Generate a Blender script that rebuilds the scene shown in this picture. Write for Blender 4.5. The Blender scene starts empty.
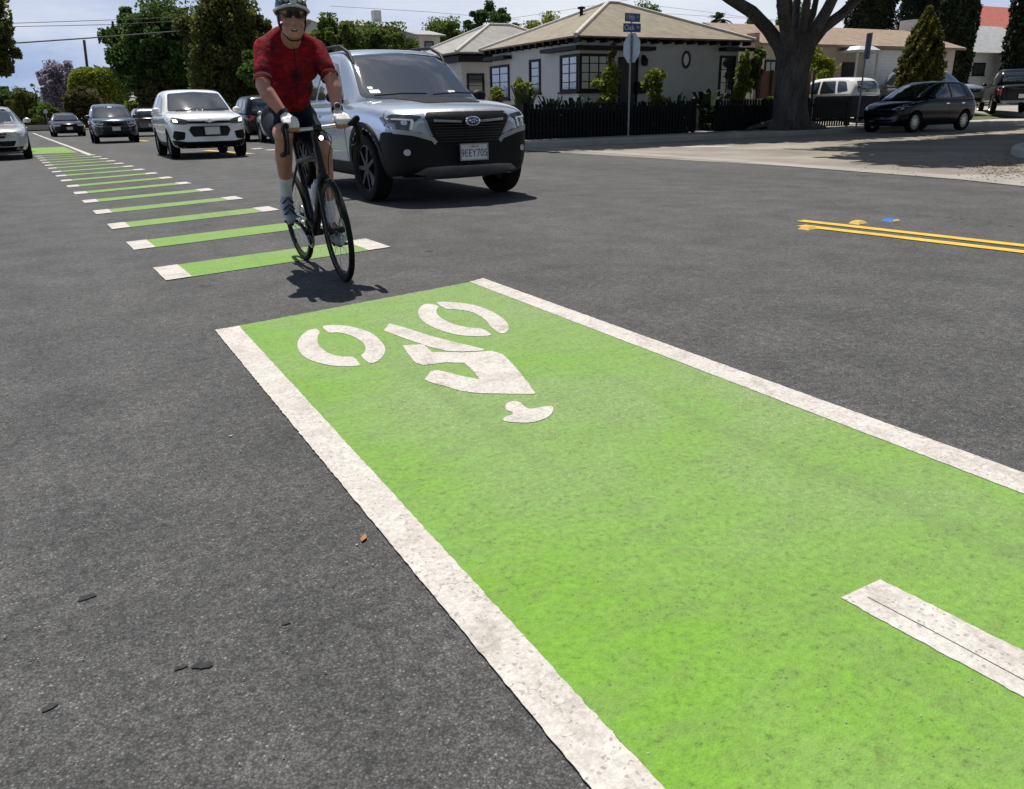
import bpy, bmesh, math, random
import numpy as np
from mathutils import Vector, Matrix
from mathutils.bvhtree import BVHTree
PI = math.pi
random.seed(7)
RNG = np.random.default_rng(11)
sc = bpy.context.scene
COL = sc.collection

# ------------------------------------------------------------------ camera
F_PX, IW, IH, EYE = 785.0, 1024.0, 789.0, 1.02
PITCH, ROLL, YAW = math.radians(19.95), math.radians(1.28), math.radians(28.887)
CAM_R = (Matrix.Rotation(-YAW, 3, 'Z') @ Matrix.Rotation(PI/2 - PITCH, 3, 'X') @ Matrix.Rotation(-ROLL, 3, 'Z'))
cam = bpy.data.cameras.new('camera')
cam.sensor_fit = 'HORIZONTAL'; cam.sensor_width = 36.0; cam.lens = 36.0 * F_PX / IW
cam.clip_start = 0.05; cam.clip_end = 3000
cam_o = bpy.data.objects.new('camera', cam); COL.objects.link(cam_o)
M4 = CAM_R.to_4x4(); M4.translation = Vector((0, 0, EYE)); cam_o.matrix_world = M4
sc.camera = cam_o

def ray(px, py):
    return CAM_R @ Vector(((px - IW/2)/F_PX, -(py - IH/2)/F_PX, -1.0))
def G(px, py, z=0.0):            # picture point -> point of the level plane z
    d = ray(px, py); k = (z - EYE)/d.z
    return Vector((d.x*k, d.y*k, z))
def P(px, py, s):                # picture point -> point of the upright plane Y = s
    d = ray(px, py); k = s/d.y
    return Vector((d.x*k, s, EYE + d.z*k))
def bend(s):                     # the road bears left beyond the crossing
    return 0.0 if s < 7.5 else -0.063*(s - 7.5)

# ------------------------------------------------------------------ materials
def new_mat(name):
    m = bpy.data.materials.new(name); m.use_nodes = True
    nt = m.node_tree; b = nt.nodes['Principled BSDF']
    return m, nt, b
def link(nt, a, b): nt.links.new(a, b)
def node(nt, t, **kw):
    n = nt.nodes.new(t)
    for k, v in kw.items():
        if hasattr(n, k): setattr(n, k, v)
        else: n.inputs[k].default_value = v
    return n
def coords(nt, scale=(1, 1, 1)):
    tc = node(nt, 'ShaderNodeTexCoord'); mp = node(nt, 'ShaderNodeMapping')
    mp.inputs['Scale'].default_value = scale
    link(nt, tc.outputs['Object'], mp.inputs['Vector']); return mp.outputs['Vector']
def noise(nt, vec, scale, detail=3, rough=.55, dist=0):
    n = node(nt, 'ShaderNodeTexNoise'); n.inputs['Scale'].default_value = scale
    n.inputs['Detail'].default_value = detail; n.inputs['Roughness'].default_value = rough
    n.inputs['Distortion'].default_value = dist
    link(nt, vec, n.inputs['Vector']); return n.outputs['Fac']
def voro(nt, vec, scale, feature='F1', out='Distance'):
    n = node(nt, 'ShaderNodeTexVoronoi'); n.feature = feature; n.inputs['Scale'].default_value = scale
    link(nt, vec, n.inputs['Vector']); return n.outputs[out]
def ramp(nt, fac, stops):
    r = node(nt, 'ShaderNodeValToRGB'); el = r.color_ramp.elements
    while len(el) < len(stops): el.new(.5)
    for e, (p, c) in zip(el, stops):
        e.position = p; e.color = (*c, 1) if len(c) == 3 else c
    link(nt, fac, r.inputs['Fac']); return r.outputs['Color']
def g3(v): return (v, v, v)
def mix(nt, fac, a, b, mode='MIX'):
    n = node(nt, 'ShaderNodeMix'); n.data_type = 'RGBA'; n.blend_type = mode
    for s, v in ((n.inputs['Factor'], fac), (n.inputs['A'], a), (n.inputs['B'], b)):
        if s.type == 'RGBA' or not s.enabled: pass
    fi = n.inputs[0]; ai = n.inputs[6]; bi = n.inputs[7]
    for s, v in ((fi, fac), (ai, a), (bi, b)):
        if isinstance(v, (int, float)): s.default_value = v
        elif isinstance(v, tuple): s.default_value = (*v, 1) if len(v) == 3 else v
        else: link(nt, v, s)
    return n.outputs[2]
def bump(nt, b, h, strength=.3, dist=.01):
    n = node(nt, 'ShaderNodeBump'); n.inputs['Strength'].default_value = strength
    n.inputs['Distance'].default_value = dist
    link(nt, h, n.inputs['Height']); link(nt, n.outputs['Normal'], b.inputs['Normal'])
_mc = {}
def plain(name, col, rough=.5, metal=0., coat=0., var=.12, vscale=6., spec=.5, bmp=0.):
    """a single-colour material with a faint uneven tone"""
    if name in _mc: return _mc[name]
    m, nt, b = new_mat(name)
    v = coords(nt); n = noise(nt, v, vscale, 4)
    lo = tuple(c*(1 - var) for c in col); hi = tuple(min(1, c*(1 + var)) for c in col)
    link(nt, ramp(nt, n, [(.3, lo), (.7, hi)]), b.inputs['Base Color'])
    b.inputs['Roughness'].default_value = rough; b.inputs['Metallic'].default_value = metal
    b.inputs['Specular IOR Level'].default_value = spec
    if coat:
        b.inputs['Coat Weight'].default_value = coat; b.inputs['Coat Roughness'].default_value = .04
    if bmp: bump(nt, b, noise(nt, v, vscale*8, 3), bmp, .01)
    _mc[name] = m; return m
def emit(name, col, strength, base=(.8, .8, .8)):
    m, nt, b = new_mat(name)
    b.inputs['Base Color'].default_value = (*base, 1)
    b.inputs['Emission Color'].default_value = (*col, 1); b.inputs['Emission Strength'].default_value = strength
    b.inputs['Roughness'].default_value = .15
    return m

def asphalt_mat():
    m, nt, b = new_mat('asphalt')
    v = coords(nt)
    big = noise(nt, coords(nt, (1.5, .22, 1)), .55, 4, .55, .4)        # wheel tracks along the road
    mid = noise(nt, v, 2.6, 5, .6)
    vc = voro(nt, v, 215, 'F1', 'Color'); vd = voro(nt, v, 215)
    sp = node(nt, 'ShaderNodeSeparateColor'); link(nt, vc, sp.inputs[0])
    stone = ramp(nt, sp.outputs[0], [(0, g3(.052)), (.30, g3(.063)), (.70, g3(.074)), (.95, g3(.089)), (1, (.16, .158, .152))])
    gap = ramp(nt, vd, [(.34, g3(1.10)), (.70, g3(.55))])                   # dark gaps between the stones
    c = mix(nt, 1.0, stone, gap, 'MULTIPLY')
    g2 = noise(nt, v, 62, 3, .75); g1 = noise(nt, v, 24, 3, .7)
    c = mix(nt, 1.0, c, ramp(nt, g2, [(.27, g3(.34)), (.42, g3(.88)), (.58, g3(1.10)), (.74, g3(1.24))]), 'MULTIPLY')
    c = mix(nt, 1.0, c, ramp(nt, g1, [(.30, g3(.72)), (.70, g3(1.32))]), 'MULTIPLY')
    c = mix(nt, 1.0, c, ramp(nt, big, [(.28, (.88, .88, .88)), (.72, (1.34, 1.335, 1.33))]), 'MULTIPLY')
    c = mix(nt, 1.0, c, ramp(nt, mid, [(.32, g3(.80)), (.68, (1.20, 1.195, 1.19))]), 'MULTIPLY')
    spot = voro(nt, v, 1.1)
    spn = node(nt, 'ShaderNodeMath', operation='ADD'); link(nt, spot, spn.inputs[0])
    sc2 = node(nt, 'ShaderNodeMath', operation='MULTIPLY'); link(nt, g1, sc2.inputs[0]); sc2.inputs[1].default_value = .10
    link(nt, sc2.outputs[0], spn.inputs[1])
    c = mix(nt, ramp(nt, spn.outputs[0], [(.075, g3(.75)), (.11, g3(0))]), c, (.014, .014, .014))
    cv = node(nt, 'ShaderNodeTexVoronoi'); cv.feature = 'DISTANCE_TO_EDGE'; cv.inputs['Scale'].default_value = .42
    wv = node(nt, 'ShaderNodeVectorMath', operation='ADD'); nn = node(nt, 'ShaderNodeTexNoise'); nn.inputs['Scale'].default_value = 2.2; nn.inputs['Detail'].default_value = 5
    link(nt, v, nn.inputs['Vector']); sc3 = node(nt, 'ShaderNodeVectorMath', operation='SCALE'); sc3.inputs['Scale'].default_value = .9
    link(nt, nn.outputs['Color'], sc3.inputs[0]); link(nt, v, wv.inputs[0]); link(nt, sc3.outputs[0], wv.inputs[1]); link(nt, wv.outputs[0], cv.inputs['Vector'])
    ck = ramp(nt, cv.outputs['Distance'], [(.002, g3(.75)), (.0045, g3(0))])
    gate = ramp(nt, noise(nt, v, .33, 2), [(.55, g3(0)), (.62, g3(1))])
    c = mix(nt, mix(nt, 1.0, ck, gate, 'MULTIPLY'), c, (.014, .014, .014))
    link(nt, c, b.inputs['Base Color'])
    b.inputs['Roughness'].default_value = .85; b.inputs['Specular IOR Level'].default_value = .25
    hh = mix(nt, .5, ramp(nt, vd, [(0, g3(1)), (.7, g3(0))]), g2)
    bump(nt, b, hh, .5, .004)
    return m
def oldroad_mat():
    m, nt, b = new_mat('worn_pale_pavement')
    v = coords(nt)
    a = noise(nt, v, .45, 5, .6, .6); f = noise(nt, v, 60, 3, .7)
    c = ramp(nt, a, [(.3, (.135, .120, .098)), (.52, (.20, .178, .148)), (.75, (.28, .25, .208))])
    c = mix(nt, 1.0, c, ramp(nt, f, [(.3, g3(.62)), (.7, g3(1.35))]), 'MULTIPLY')
    link(nt, c, b.inputs['Base Color']); b.inputs['Roughness'].default_value = .9
    bump(nt, b, f, .4, .006); return m
def concrete_mat(name='concrete', lo=(.27, .25, .22), hi=(.40, .375, .335), joints=0.):
    m, nt, b = new_mat(name)
    v = coords(nt); a = noise(nt, v, 1.3, 5, .6); f = noise(nt, v, 70, 3, .7)
    c = ramp(nt, a, [(.3, lo), (.7, hi)])
    c = mix(nt, 1.0, c, ramp(nt, f, [(.3, g3(.8)), (.7, g3(1.15))]), 'MULTIPLY')
    if joints:
        br = node(nt, 'ShaderNodeTexBrick'); br.inputs['Scale'].default_value = 1; br.offset = 0
        br.inputs['Brick Width'].default_value = joints; br.inputs['Row Height'].default_value = joints
        br.inputs['Mortar Size'].default_value = .012
        br.inputs['Color1'].default_value = br.inputs['Color2'].default_value = (1, 1, 1, 1); br.inputs['Mortar'].default_value = (.45, .45, .45, 1)
        link(nt, v, br.inputs['Vector']); c = mix(nt, 1.0, c, br.outputs['Color'], 'MULTIPLY')
    link(nt, c, b.inputs['Base Color']); b.inputs['Roughness'].default_value = .9
    bump(nt, b, f, .3, .004); return m
def add_(nt, a, b, k=1.):
    n = node(nt, 'ShaderNodeMath', operation='MULTIPLY_ADD'); n.inputs[1].default_value = k
    link(nt, b, n.inputs[0]); link(nt, a, n.inputs[2]); return n.outputs[0]
def green_mat():
    m, nt, b = new_mat('green_lane_paint')
    v = coords(nt)
    sx = node(nt, 'ShaderNodeSeparateXYZ'); link(nt, v, sx.inputs[0])
    w = noise(nt, v, 1.3, 6, .62, .5)                            # broad wear
    w = add_(nt, w, ramp(nt, sx.outputs['X'], [(.75, g3(0)), (1.0, g3(1))]), .04)
    yr = node(nt, 'ShaderNodeMapRange'); yr.inputs['From Min'].default_value = 1.0; yr.inputs['From Max'].default_value = 2.2; yr.inputs['To Min'].default_value = -.10; yr.inputs['To Max'].default_value = .06
    link(nt, sx.outputs['Y'], yr.inputs['Value']); w = add_(nt, w, yr.outputs[0])
    xr = node(nt, 'ShaderNodeMapRange'); xr.inputs['From Min'].default_value = .7; xr.inputs['From Max'].default_value = 2.1; xr.inputs['To Min'].default_value = -.05; xr.inputs['To Max'].default_value = .10
    link(nt, sx.outputs['X'], xr.inputs['Value']); w = add_(nt, w, xr.outputs[0])
    w2 = noise(nt, coords(nt, (.55, 1.5, 1)), 9.0, 6, .7, .6)        # scuffs across the lane
    g2 = noise(nt, v, 55, 3, .75)
    vc = voro(nt, v, 190, 'F1', 'Color'); sp = node(nt, 'ShaderNodeSeparateColor'); link(nt, vc, sp.inputs[0])
    c = ramp(nt, w, [(.28, (.125, .262, .028)), (.48, (.142, .262, .050)), (.66, (.155, .248, .074)), (.84, (.168, .238, .096))])
    c = mix(nt, ramp(nt, w2, [(.44, g3(0)), (.74, g3(.6))]), c, (.125, .175, .062))
    c = mix(nt, 1.0, c, ramp(nt, g2, [(.26, g3(.55)), (.40, g3(.92)), (.74, g3(1.24))]), 'MULTIPLY')
    chip = mix(nt, 1.0, ramp(nt, sp.outputs[0], [(.92, g3(0)), (.98, g3(.5))]), ramp(nt, w, [(.50, g3(0)), (.72, g3(1))]), 'MULTIPLY')
    c = mix(nt, chip, c, (.36, .44, .30))                                 # pale worn chips
    pit = mix(nt, 1.0, ramp(nt, sp.outputs[1], [(.965, g3(0)), (.985, g3(.6))]), ramp(nt, w2, [(.42, g3(.25)), (.6, g3(1))]), 'MULTIPLY')
    c = mix(nt, pit, c, (.050, .085, .025))
    c = mix(nt, ramp(nt, add_(nt, voro(nt, v, 1.9), g2, .05), [(.05, g3(.5)), (.075, g3(0))]), c, (.085, .085, .03))
    tr = noise(nt, coords(nt, (2.2, .12, 1)), 2.1, 3, .5, .2)          # faint tyre scuffs along the lane
    c = mix(nt, ramp(nt, tr, [(.56, g3(0)), (.70, g3(.30))]), c, (.10, .135, .06))
    link(nt, c, b.inputs['Base Color']); b.inputs['Roughness'].default_value = .8; b.inputs['Specular IOR Level'].default_value = .25
    bump(nt, b, mix(nt, .5, g2, ramp(nt, voro(nt, v, 190), [(0, g3(1)), (.7, g3(0))])), .5, .004)
    return m
def white_mat():
    m, nt, b = new_mat('white_thermoplastic')
    v = coords(nt); w = noise(nt, v, 7, 6, .7, .4); g2 = noise(nt, v, 75, 4, .75)
    c = ramp(nt, w, [(.28, (.335, .305, .272)), (.48, (.46, .432, .394)), (.72, (.535, .512, .475))])
    c = mix(nt, 1.0, c, ramp(nt, g2, [(.28, g3(.66)), (.68, g3(1.14))]), 'MULTIPLY')
    vc = voro(nt, v, 170, 'F1', 'Color'); sp = node(nt, 'ShaderNodeSeparateColor'); link(nt, vc, sp.inputs[0])
    c = mix(nt, ramp(nt, sp.outputs[0], [(.93, g3(0)), (.97, g3(.6))]), c, (.17, .15, .13))
    cv = node(nt, 'ShaderNodeTexVoronoi'); cv.feature = 'DISTANCE_TO_EDGE'; cv.inputs['Scale'].default_value = 5.5
    nn = node(nt, 'ShaderNodeTexNoise'); nn.inputs['Scale'].default_value = 14; nn.inputs['Detail'].default_value = 5
    link(nt, v, nn.inputs['Vector']); s3 = node(nt, 'ShaderNodeVectorMath', operation='SCALE'); s3.inputs['Scale'].default_value = .16
    ad = node(nt, 'ShaderNodeVectorMath', operation='ADD')
    link(nt, nn.outputs['Color'], s3.inputs[0]); link(nt, v, ad.inputs[0]); link(nt, s3.outputs[0], ad.inputs[1]); link(nt, ad.outputs[0], cv.inputs['Vector'])
    ckm = mix(nt, 1.0, ramp(nt, cv.outputs['Distance'], [(.006, g3(.75)), (.016, g3(0))]), ramp(nt, noise(nt, v, 2.3, 3), [(.53, g3(0)), (.62, g3(.8))]), 'MULTIPLY')
    c = mix(nt, ckm, c, (.17, .15, .13))
    link(nt, c, b.inputs['Base Color']); b.inputs['Roughness'].default_value = .75; b.inputs['Specular IOR Level'].default_value = .25
    bump(nt, b, g2, .4, .004); return m
def leaf_mat(name, cols, trans=.45, rough=.65):
    m, nt, b = new_mat(name)
    gi = node(nt, 'ShaderNodeNewGeometry')
    v = coords(nt); cl = noise(nt, v, .9, 3)
    ad = node(nt, 'ShaderNodeMath', operation='ADD'); mu = node(nt, 'ShaderNodeMath', operation='MULTIPLY')
    mu.inputs[1].default_value = .55; link(nt, gi.outputs['Random Per Island'], mu.inputs[0])
    m2 = node(nt, 'ShaderNodeMath', operation='MULTIPLY'); m2.inputs[1].default_value = .45; link(nt, cl, m2.inputs[0])
    link(nt, mu.outputs[0], ad.inputs[0]); link(nt, m2.outputs[0], ad.inputs[1])
    cols = [tuple(min(.9, q*1.3) for q in k) for k in cols]
    n = len(cols); c = ramp(nt, ad.outputs[0], [(.12 + .7*i/(n - 1), k) for i, k in enumerate(cols)])
    link(nt, c, b.inputs['Base Color']); b.inputs['Roughness'].default_value = rough; b.inputs['Specular IOR Level'].default_value = .15
    tr = node(nt, 'ShaderNodeBsdfTranslucent'); link(nt, c, tr.inputs['Color'])
    mx = node(nt, 'ShaderNodeMixShader'); mx.inputs[0].default_value = trans
    link(nt, b.outputs[0], mx.inputs[1]); link(nt, tr.outputs[0], mx.inputs[2])
    link(nt, mx.outputs[0], nt.nodes['Material Output'].inputs['Surface'])
    return m
def bark_mat(name, lo, hi):
    m, nt, b = new_mat(name)
    v = coords(nt, (1, 1, .3)); n = noise(nt, v, 7, 8, .7, .8); big = noise(nt, coords(nt, (1, 1, .6)), 1.6, 4, .6)
    fis = noise(nt, coords(nt, (1, 1, .12)), 16, 4, .6, .5)
    c = ramp(nt, n, [(.3, lo), (.7, hi)])
    c = mix(nt, 1.0, c, ramp(nt, big, [(.3, (.68, .66, .64)), (.7, (1.3, 1.3, 1.32))]), 'MULTIPLY')
    c = mix(nt, ramp(nt, fis, [(.32, g3(.8)), (.45, g3(0))]), c, tuple(k*.45 for k in lo))
    link(nt, c, b.inputs['Base Color']); b.inputs['Roughness'].default_value = .9; b.inputs['Specular IOR Level'].default_value = .2
    bump(nt, b, mix(nt, .5, n, fis), .9, .06); return m
def shingle_mat(name, lo, hi, w=.35, h=.16):
    m, nt, b = new_mat(name)
    v = coords(nt); br = node(nt, 'ShaderNodeTexNoise'); br.inputs['Scale'].default_value = 2.5; br.inputs['Detail'].default_value = 5
    link(nt, v, br.inputs['Vector'])
    sep = node(nt, 'ShaderNodeSeparateXYZ'); link(nt, v, sep.inputs[0])
    # rows follow height on the slope
    wv = node(nt, 'ShaderNodeMath', operation='MULTIPLY'); wv.inputs[1].default_value = 1/(h*.42); link(nt, sep.outputs['Z'], wv.inputs[0])
    fr = node(nt, 'ShaderNodeMath', operation='FRACT'); link(nt, wv.outputs[0], fr.inputs[0])
    rows = ramp(nt, fr.outputs[0], [(0, g3(.62)), (.14, g3(1)), (1, g3(.93))])
    c = ramp(nt, br.outputs['Fac'], [(.3, lo), (.7, hi)])
    f = noise(nt, v, 30, 3); c = mix(nt, 1.0, c, ramp(nt, f, [(.3, g3(.8)), (.7, g3(1.2))]), 'MULTIPLY')
    c = mix(nt, 1.0, c, rows, 'MULTIPLY')
    link(nt, c, b.inputs['Base Color']); b.inputs['Roughness'].default_value = .95
    bump(nt, b, fr.outputs[0], .3, .03); return m
def plank_mat(name, lo, hi, pitch=.12, axis='Z'):
    m, nt, b = new_mat(name)
    v = coords(nt); sep = node(nt, 'ShaderNodeSeparateXYZ'); link(nt, v, sep.inputs[0])
    wv = node(nt, 'ShaderNodeMath', operation='MULTIPLY'); wv.inputs[1].default_value = 1/pitch; link(nt, sep.outputs[axis], wv.inputs[0])
    fr = node(nt, 'ShaderNodeMath', operation='FRACT'); link(nt, wv.outputs[0], fr.inputs[0])
    c = ramp(nt, noise(nt, v, 3, 5), [(.3, lo), (.7, hi)])
    c = mix(nt, 1.0, c, ramp(nt, fr.outputs[0], [(0, g3(.5)), (.08, g3(1))]), 'MULTIPLY')
    link(nt, c, b.inputs['Base Color']); b.inputs['Roughness'].default_value = .7
    bump(nt, b, fr.outputs[0], .3, .02); return m
def jersey_mat():
    m, nt, b = new_mat('red_black_jersey')
    v = coords(nt, (12, 12, 22)); n = noise(nt, v, 1.0, 5, .7, 1.2); n2 = noise(nt, coords(nt), 10, 4, .65)
    c = ramp(nt, n, [(.30, (.030, .007, .010)), (.44, (.15, .007, .012)), (.60, (.28, .010, .017)), (.85, (.38, .03, .035))])
    c = mix(nt, ramp(nt, n2, [(.50, g3(0)), (.66, g3(.88))]), c, (.018, .010, .016))
    link(nt, c, b.inputs['Base Color']); b.inputs['Roughness'].default_value = .85; b.inputs['Specular IOR Level'].default_value = .12
    bump(nt, b, noise(nt, coords(nt, (1, 1, .5)), 16, 3), .6, .02); return m
def paint(name, col, metal=.0, rough=.3, coat=1.0):
    return plain(name, col, rough, metal, coat, .03, 3.)
def glass_mat(name='tinted_car_glass', col=(.014, .020, .025), rough=.04):
    if name in _mc: return _mc[name]
    m, nt, b = new_mat(name)
    b.inputs['Base Color'].default_value = (*col, 1); b.inputs['Roughness'].default_value = rough
    b.inputs['Specular IOR Level'].default_value = .8; b.inputs['IOR'].default_value = 1.6
    b.inputs['Coat Weight'].default_value = 1.; b.inputs['Coat Roughness'].default_value = .02
    _mc[name] = m; return m

ASPHALT = asphalt_mat(); OLDROAD = oldroad_mat(); CONC = concrete_mat('sidewalk_concrete', joints=1.5); KERB = concrete_mat('kerb_concrete', (.30, .285, .26), (.42, .40, .36))
GREEN = green_mat(); WHITE = white_mat()
BLACKP = plain('black_plastic', (.0055, .0055, .006), .6, spec=.22); RUBBER = plain('tyre_rubber', (.007, .007, .007), .85, spec=.2)
CHROME = plain('chrome', (.75, .75, .76), .12, 1.0, var=.02); STEEL = plain('grey_steel', (.30, .31, .32), .45, .7)
GLASS = glass_mat()

# ------------------------------------------------------------------ mesh helpers
class MB:
    def __init__(s): s.v = []; s.f = []; s.m = []
    def add(s, vs, fs, mi=0):
        o = len(s.v); s.v += [tuple(v) for v in vs]; s.f += [tuple(i + o for i in f) for f in fs]; s.m += [mi]*len(fs); return s
    def box(s, c, d, rz=0., mi=0, taper=1.):
        x, y, z = (k/2 for k in d); ca, sa = math.cos(rz), math.sin(rz); vs = []
        for k, (sx, sy, sz) in enumerate([(a, b, e) for e in (-1, 1) for a, b in ((-1, -1), (1, -1), (1, 1), (-1, 1))]):
            t = taper if sz > 0 else 1
            u, w = sx*x*t, sy*y*t
            vs.append((c[0] + u*ca - w*sa, c[1] + u*sa + w*ca, c[2] + sz*z))
        return s.add(vs, [(3, 2, 1, 0), (4, 5, 6, 7), (0, 1, 5, 4), (1, 2, 6, 5), (2, 3, 7, 6), (3, 0, 4, 7)], mi)
    def bx(s, x0, x1, y0, y1, z0, z1, mi=0):
        return s.box(((x0+x1)/2, (y0+y1)/2, (z0+z1)/2), (abs(x1-x0), abs(y1-y0), abs(z1-z0)), 0, mi)
    def tube(s, pts, radii, n=8, mi=0, closed=False, caps=True):
        pts = [Vector(p) for p in pts]
        if isinstance(radii, (int, float)): radii = [radii]*len(pts)
        k = len(pts); rings = []; up = None
        for i, p in enumerate(pts):
            if closed: t = pts[(i+1) % k] - pts[i-1]
            else: t = pts[min(i+1, k-1)] - pts[max(i-1, 0)]
            t.normalize()
            if up is None: up = Vector((0, 0, 1)) if abs(t.z) < .9 else Vector((1, 0, 0))
            a = t.cross(up); a = a.normalized() if a.length > 1e-6 else t.orthogonal().normalized()
            b = a.cross(t); up = b
            rings.append([p + radii[i]*(math.cos(2*PI*j/n)*a + math.sin(2*PI*j/n)*b) for j in range(n)])
        vs = [v for r in rings for v in r]; fs = []
        for i in range(k if closed else k - 1):
            i2 = (i+1) % k
            for j in range(n): fs.append((i*n+j, i*n+(j+1) % n, i2*n+(j+1) % n, i2*n+j))
        if caps and not closed: fs += [tuple(range(n-1, -1, -1)), tuple((k-1)*n + j for j in range(n))]
        return s.add(vs, fs, mi)
    def lathe(s, prof, c, axis='Z', n=24, mi=0, closed=False, M=None):
        """prof: (radius, height) pairs turned about an axis"""
        vs = []; k = len(prof)
        for j in range(n):
            ca, sa = math.cos(2*PI*j/n), math.sin(2*PI*j/n)
            for r, h in prof:
                p = {'Z': (r*ca, r*sa, h), 'X': (h, r*ca, r*sa), 'Y': (r*ca, h, r*sa)}[axis]
                p = Vector(p)
                if M is not None: p = M @ p
                vs.append(Vector(c) + p)
        fs = []
        for j in range(n):
            j2 = (j+1) % n
            for i in range(k if closed else k - 1):
                i2 = (i+1) % k
                fs.append((j*k+i, j*k+i2, j2*k+i2, j2*k+i))
        return s.add(vs, fs, mi)
    def ball(s, c, r, n=12, mi=0, M=None):
        if isinstance(r, (int, float)): r = (r, r, r)
        vs = []; fs = []; m = max(4, n//2)
        for i in range(m+1):
            th = PI*i/m
            for j in range(n):
                p = Vector((r[0]*math.sin(th)*math.cos(2*PI*j/n), r[1]*math.sin(th)*math.sin(2*PI*j/n), r[2]*math.cos(th)))
                if M is not None: p = M @ p
                vs.append(Vector(c) + p)
        for i in range(m):
            for j in range(n): fs.append((i*n+j, (i+1)*n+j, (i+1)*n+(j+1) % n, i*n+(j+1) % n))
        return s.add(vs, fs, mi)
    def cone(s, p0, r0, p1, r1, n=12, mi=0):      # tapered limb with round ends
        p0, p1 = Vector(p0), Vector(p1); d = (p1 - p0); L = d.length; d.normalize()
        q = Vector((0, 0, 1)).rotation_difference(d).to_matrix(); prof = []
        for i in range(5): a = -PI/2 + i*PI/8; prof.append((max(r0*math.cos(a), 1e-4), r0*math.sin(a)))
        for i in range(5): a = i*PI/8; prof.append((max(r1*math.cos(a), 1e-4), L + r1*math.sin(a)))
        return s.lathe(prof, p0, 'Z', n, mi, M=q)
    def prism(s, poly, z0, z1, mi=0):
        k = len(poly)
        if sum(poly[i][0]*poly[(i+1) % k][1] - poly[(i+1) % k][0]*poly[i][1] for i in range(k)) < 0: poly = poly[::-1]
        vs = [(x, y, z0) for x, y in poly] + [(x, y, z1) for x, y in poly]
        return s.add(vs, [tuple(range(k-1, -1, -1)), tuple(range(k, 2*k))] + [(i, (i+1) % k, k+(i+1) % k, k+i) for i in range(k)], mi)
    def mesh(s, name):
        me = bpy.data.meshes.new(name); me.from_pydata(s.v, [], s.f)
        if any(s.m): me.polygons.foreach_set('material_index', s.m)
        me.update(); return me
    def build(s, name, mats, parent=None, smooth=False, ang=40, M=None):
        me = s.mesh(name)
        if M is not None: me.transform(M)
        return put(name, me, mats, parent, smooth, ang)
def put(name, me, mats, parent=None, smooth=False, ang=40):
    if not isinstance(mats, (list, tuple)): mats = [mats]
    me.materials.clear()
    for m in mats: me.materials.append(m)
    bm = bmesh.new(); bm.from_mesh(me); bmesh.ops.recalc_face_normals(bm, faces=bm.faces); bm.to_mesh(me); bm.free()
    if smooth:
        me.polygons.foreach_set('use_smooth', [True]*len(me.polygons))
        me.set_sharp_from_angle(angle=math.radians(ang))
    o = bpy.data.objects.new(name, me); COL.objects.link(o)
    if parent: o.parent = parent
    return o
def tag(o, label=None, cat=None, group=None, kind=None):
    if label: o['label'] = label
    if cat: o['category'] = cat
    if group: o['group'] = group
    if kind: o['kind'] = kind
    return o
def empty(name, loc=(0, 0, 0), rz=0., label=None, cat=None, group=None, scale=1.):
    o = bpy.data.objects.new(name, None); o.empty_display_size = .3
    COL.objects.link(o); o.location = loc; o.rotation_euler = (0, 0, rz); o.scale = (scale,)*3
    return tag(o, label, cat, group)
def copy_tree(o, parent=None):
    c = o.copy(); COL.objects.link(c); c.parent = parent
    for ch in o.children: copy_tree(ch, c)
    return c
def evaluated(me, mods):
    """run modifiers on a mesh and give back the resulting mesh"""
    o = bpy.data.objects.new('tmp', me); COL.objects.link(o)
    for t, kw in mods:
        m = o.modifiers.new('m', t)
        for k, v in kw.items(): setattr(m, k, v)
    dg = bpy.context.evaluated_depsgraph_get(); dg.update()
    r = bpy.data.meshes.new_from_object(o.evaluated_get(dg), depsgraph=dg)
    bpy.data.objects.remove(o); return r
def text_mesh(s, size, depth=.002, align='CENTER'):
    cu = bpy.data.curves.new('t', 'FONT'); cu.body = s; cu.size = size; cu.extrude = depth; cu.align_x = align; cu.align_y = 'CENTER'
    o = bpy.data.objects.new('t', cu); COL.objects.link(o)
    dg = bpy.context.evaluated_depsgraph_get(); dg.update()
    me = bpy.data.meshes.new_from_object(o.evaluated_get(dg), depsgraph=dg); bpy.data.objects.remove(o)
    return me
def organic(mb, voxel=.008, smooth=6, fac=.5):
    return evaluated(mb.mesh('o'), [('REMESH', dict(mode='VOXEL', voxel_size=voxel, use_smooth_shade=True)), ('SMOOTH', dict(iterations=smooth, factor=fac))])
def spline(pts, n=6, closed=True):
    pts = [Vector(p) for p in pts]; k = len(pts); out = []
    for i in range(k if closed else k-1):
        g = (lambda j: pts[j % k]) if closed else (lambda j: pts[max(0, min(k-1, j))])
        p0, p1, p2, p3 = g(i-1), g(i), g(i+1), g(i+2)
        for j in range(n):
            t = j/n
            out.append(.5*((2*p1) + (p2-p0)*t + (2*p0-5*p1+4*p2-p3)*t*t + (3*p1-p0-3*p2+p3)*t**3))
    if not closed: out.append(pts[-1])
    return out
def sheet(name, poly, z, mat, thick=0.0, label=None):
    """flat piece of ground or paint; with thickness it gets edges"""
    bm = bmesh.new(); vs = [bm.verts.new((p[0], p[1], z)) for p in poly]
    f = bm.faces.new(vs); f.normal_update()
    if f.normal.z < 0: f.normal_flip()
    if thick:
        r = bmesh.ops.extrude_face_region(bm, geom=[f])
        for e in r['geom']:
            if isinstance(e, bmesh.types.BMVert): e.co.z += thick
    bmesh.ops.triangulate(bm, faces=[q for q in bm.faces if len(q.verts) > 4])
    me = bpy.data.meshes.new(name); bm.to_mesh(me); bm.free()
    return put(name, me, mat)
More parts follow.
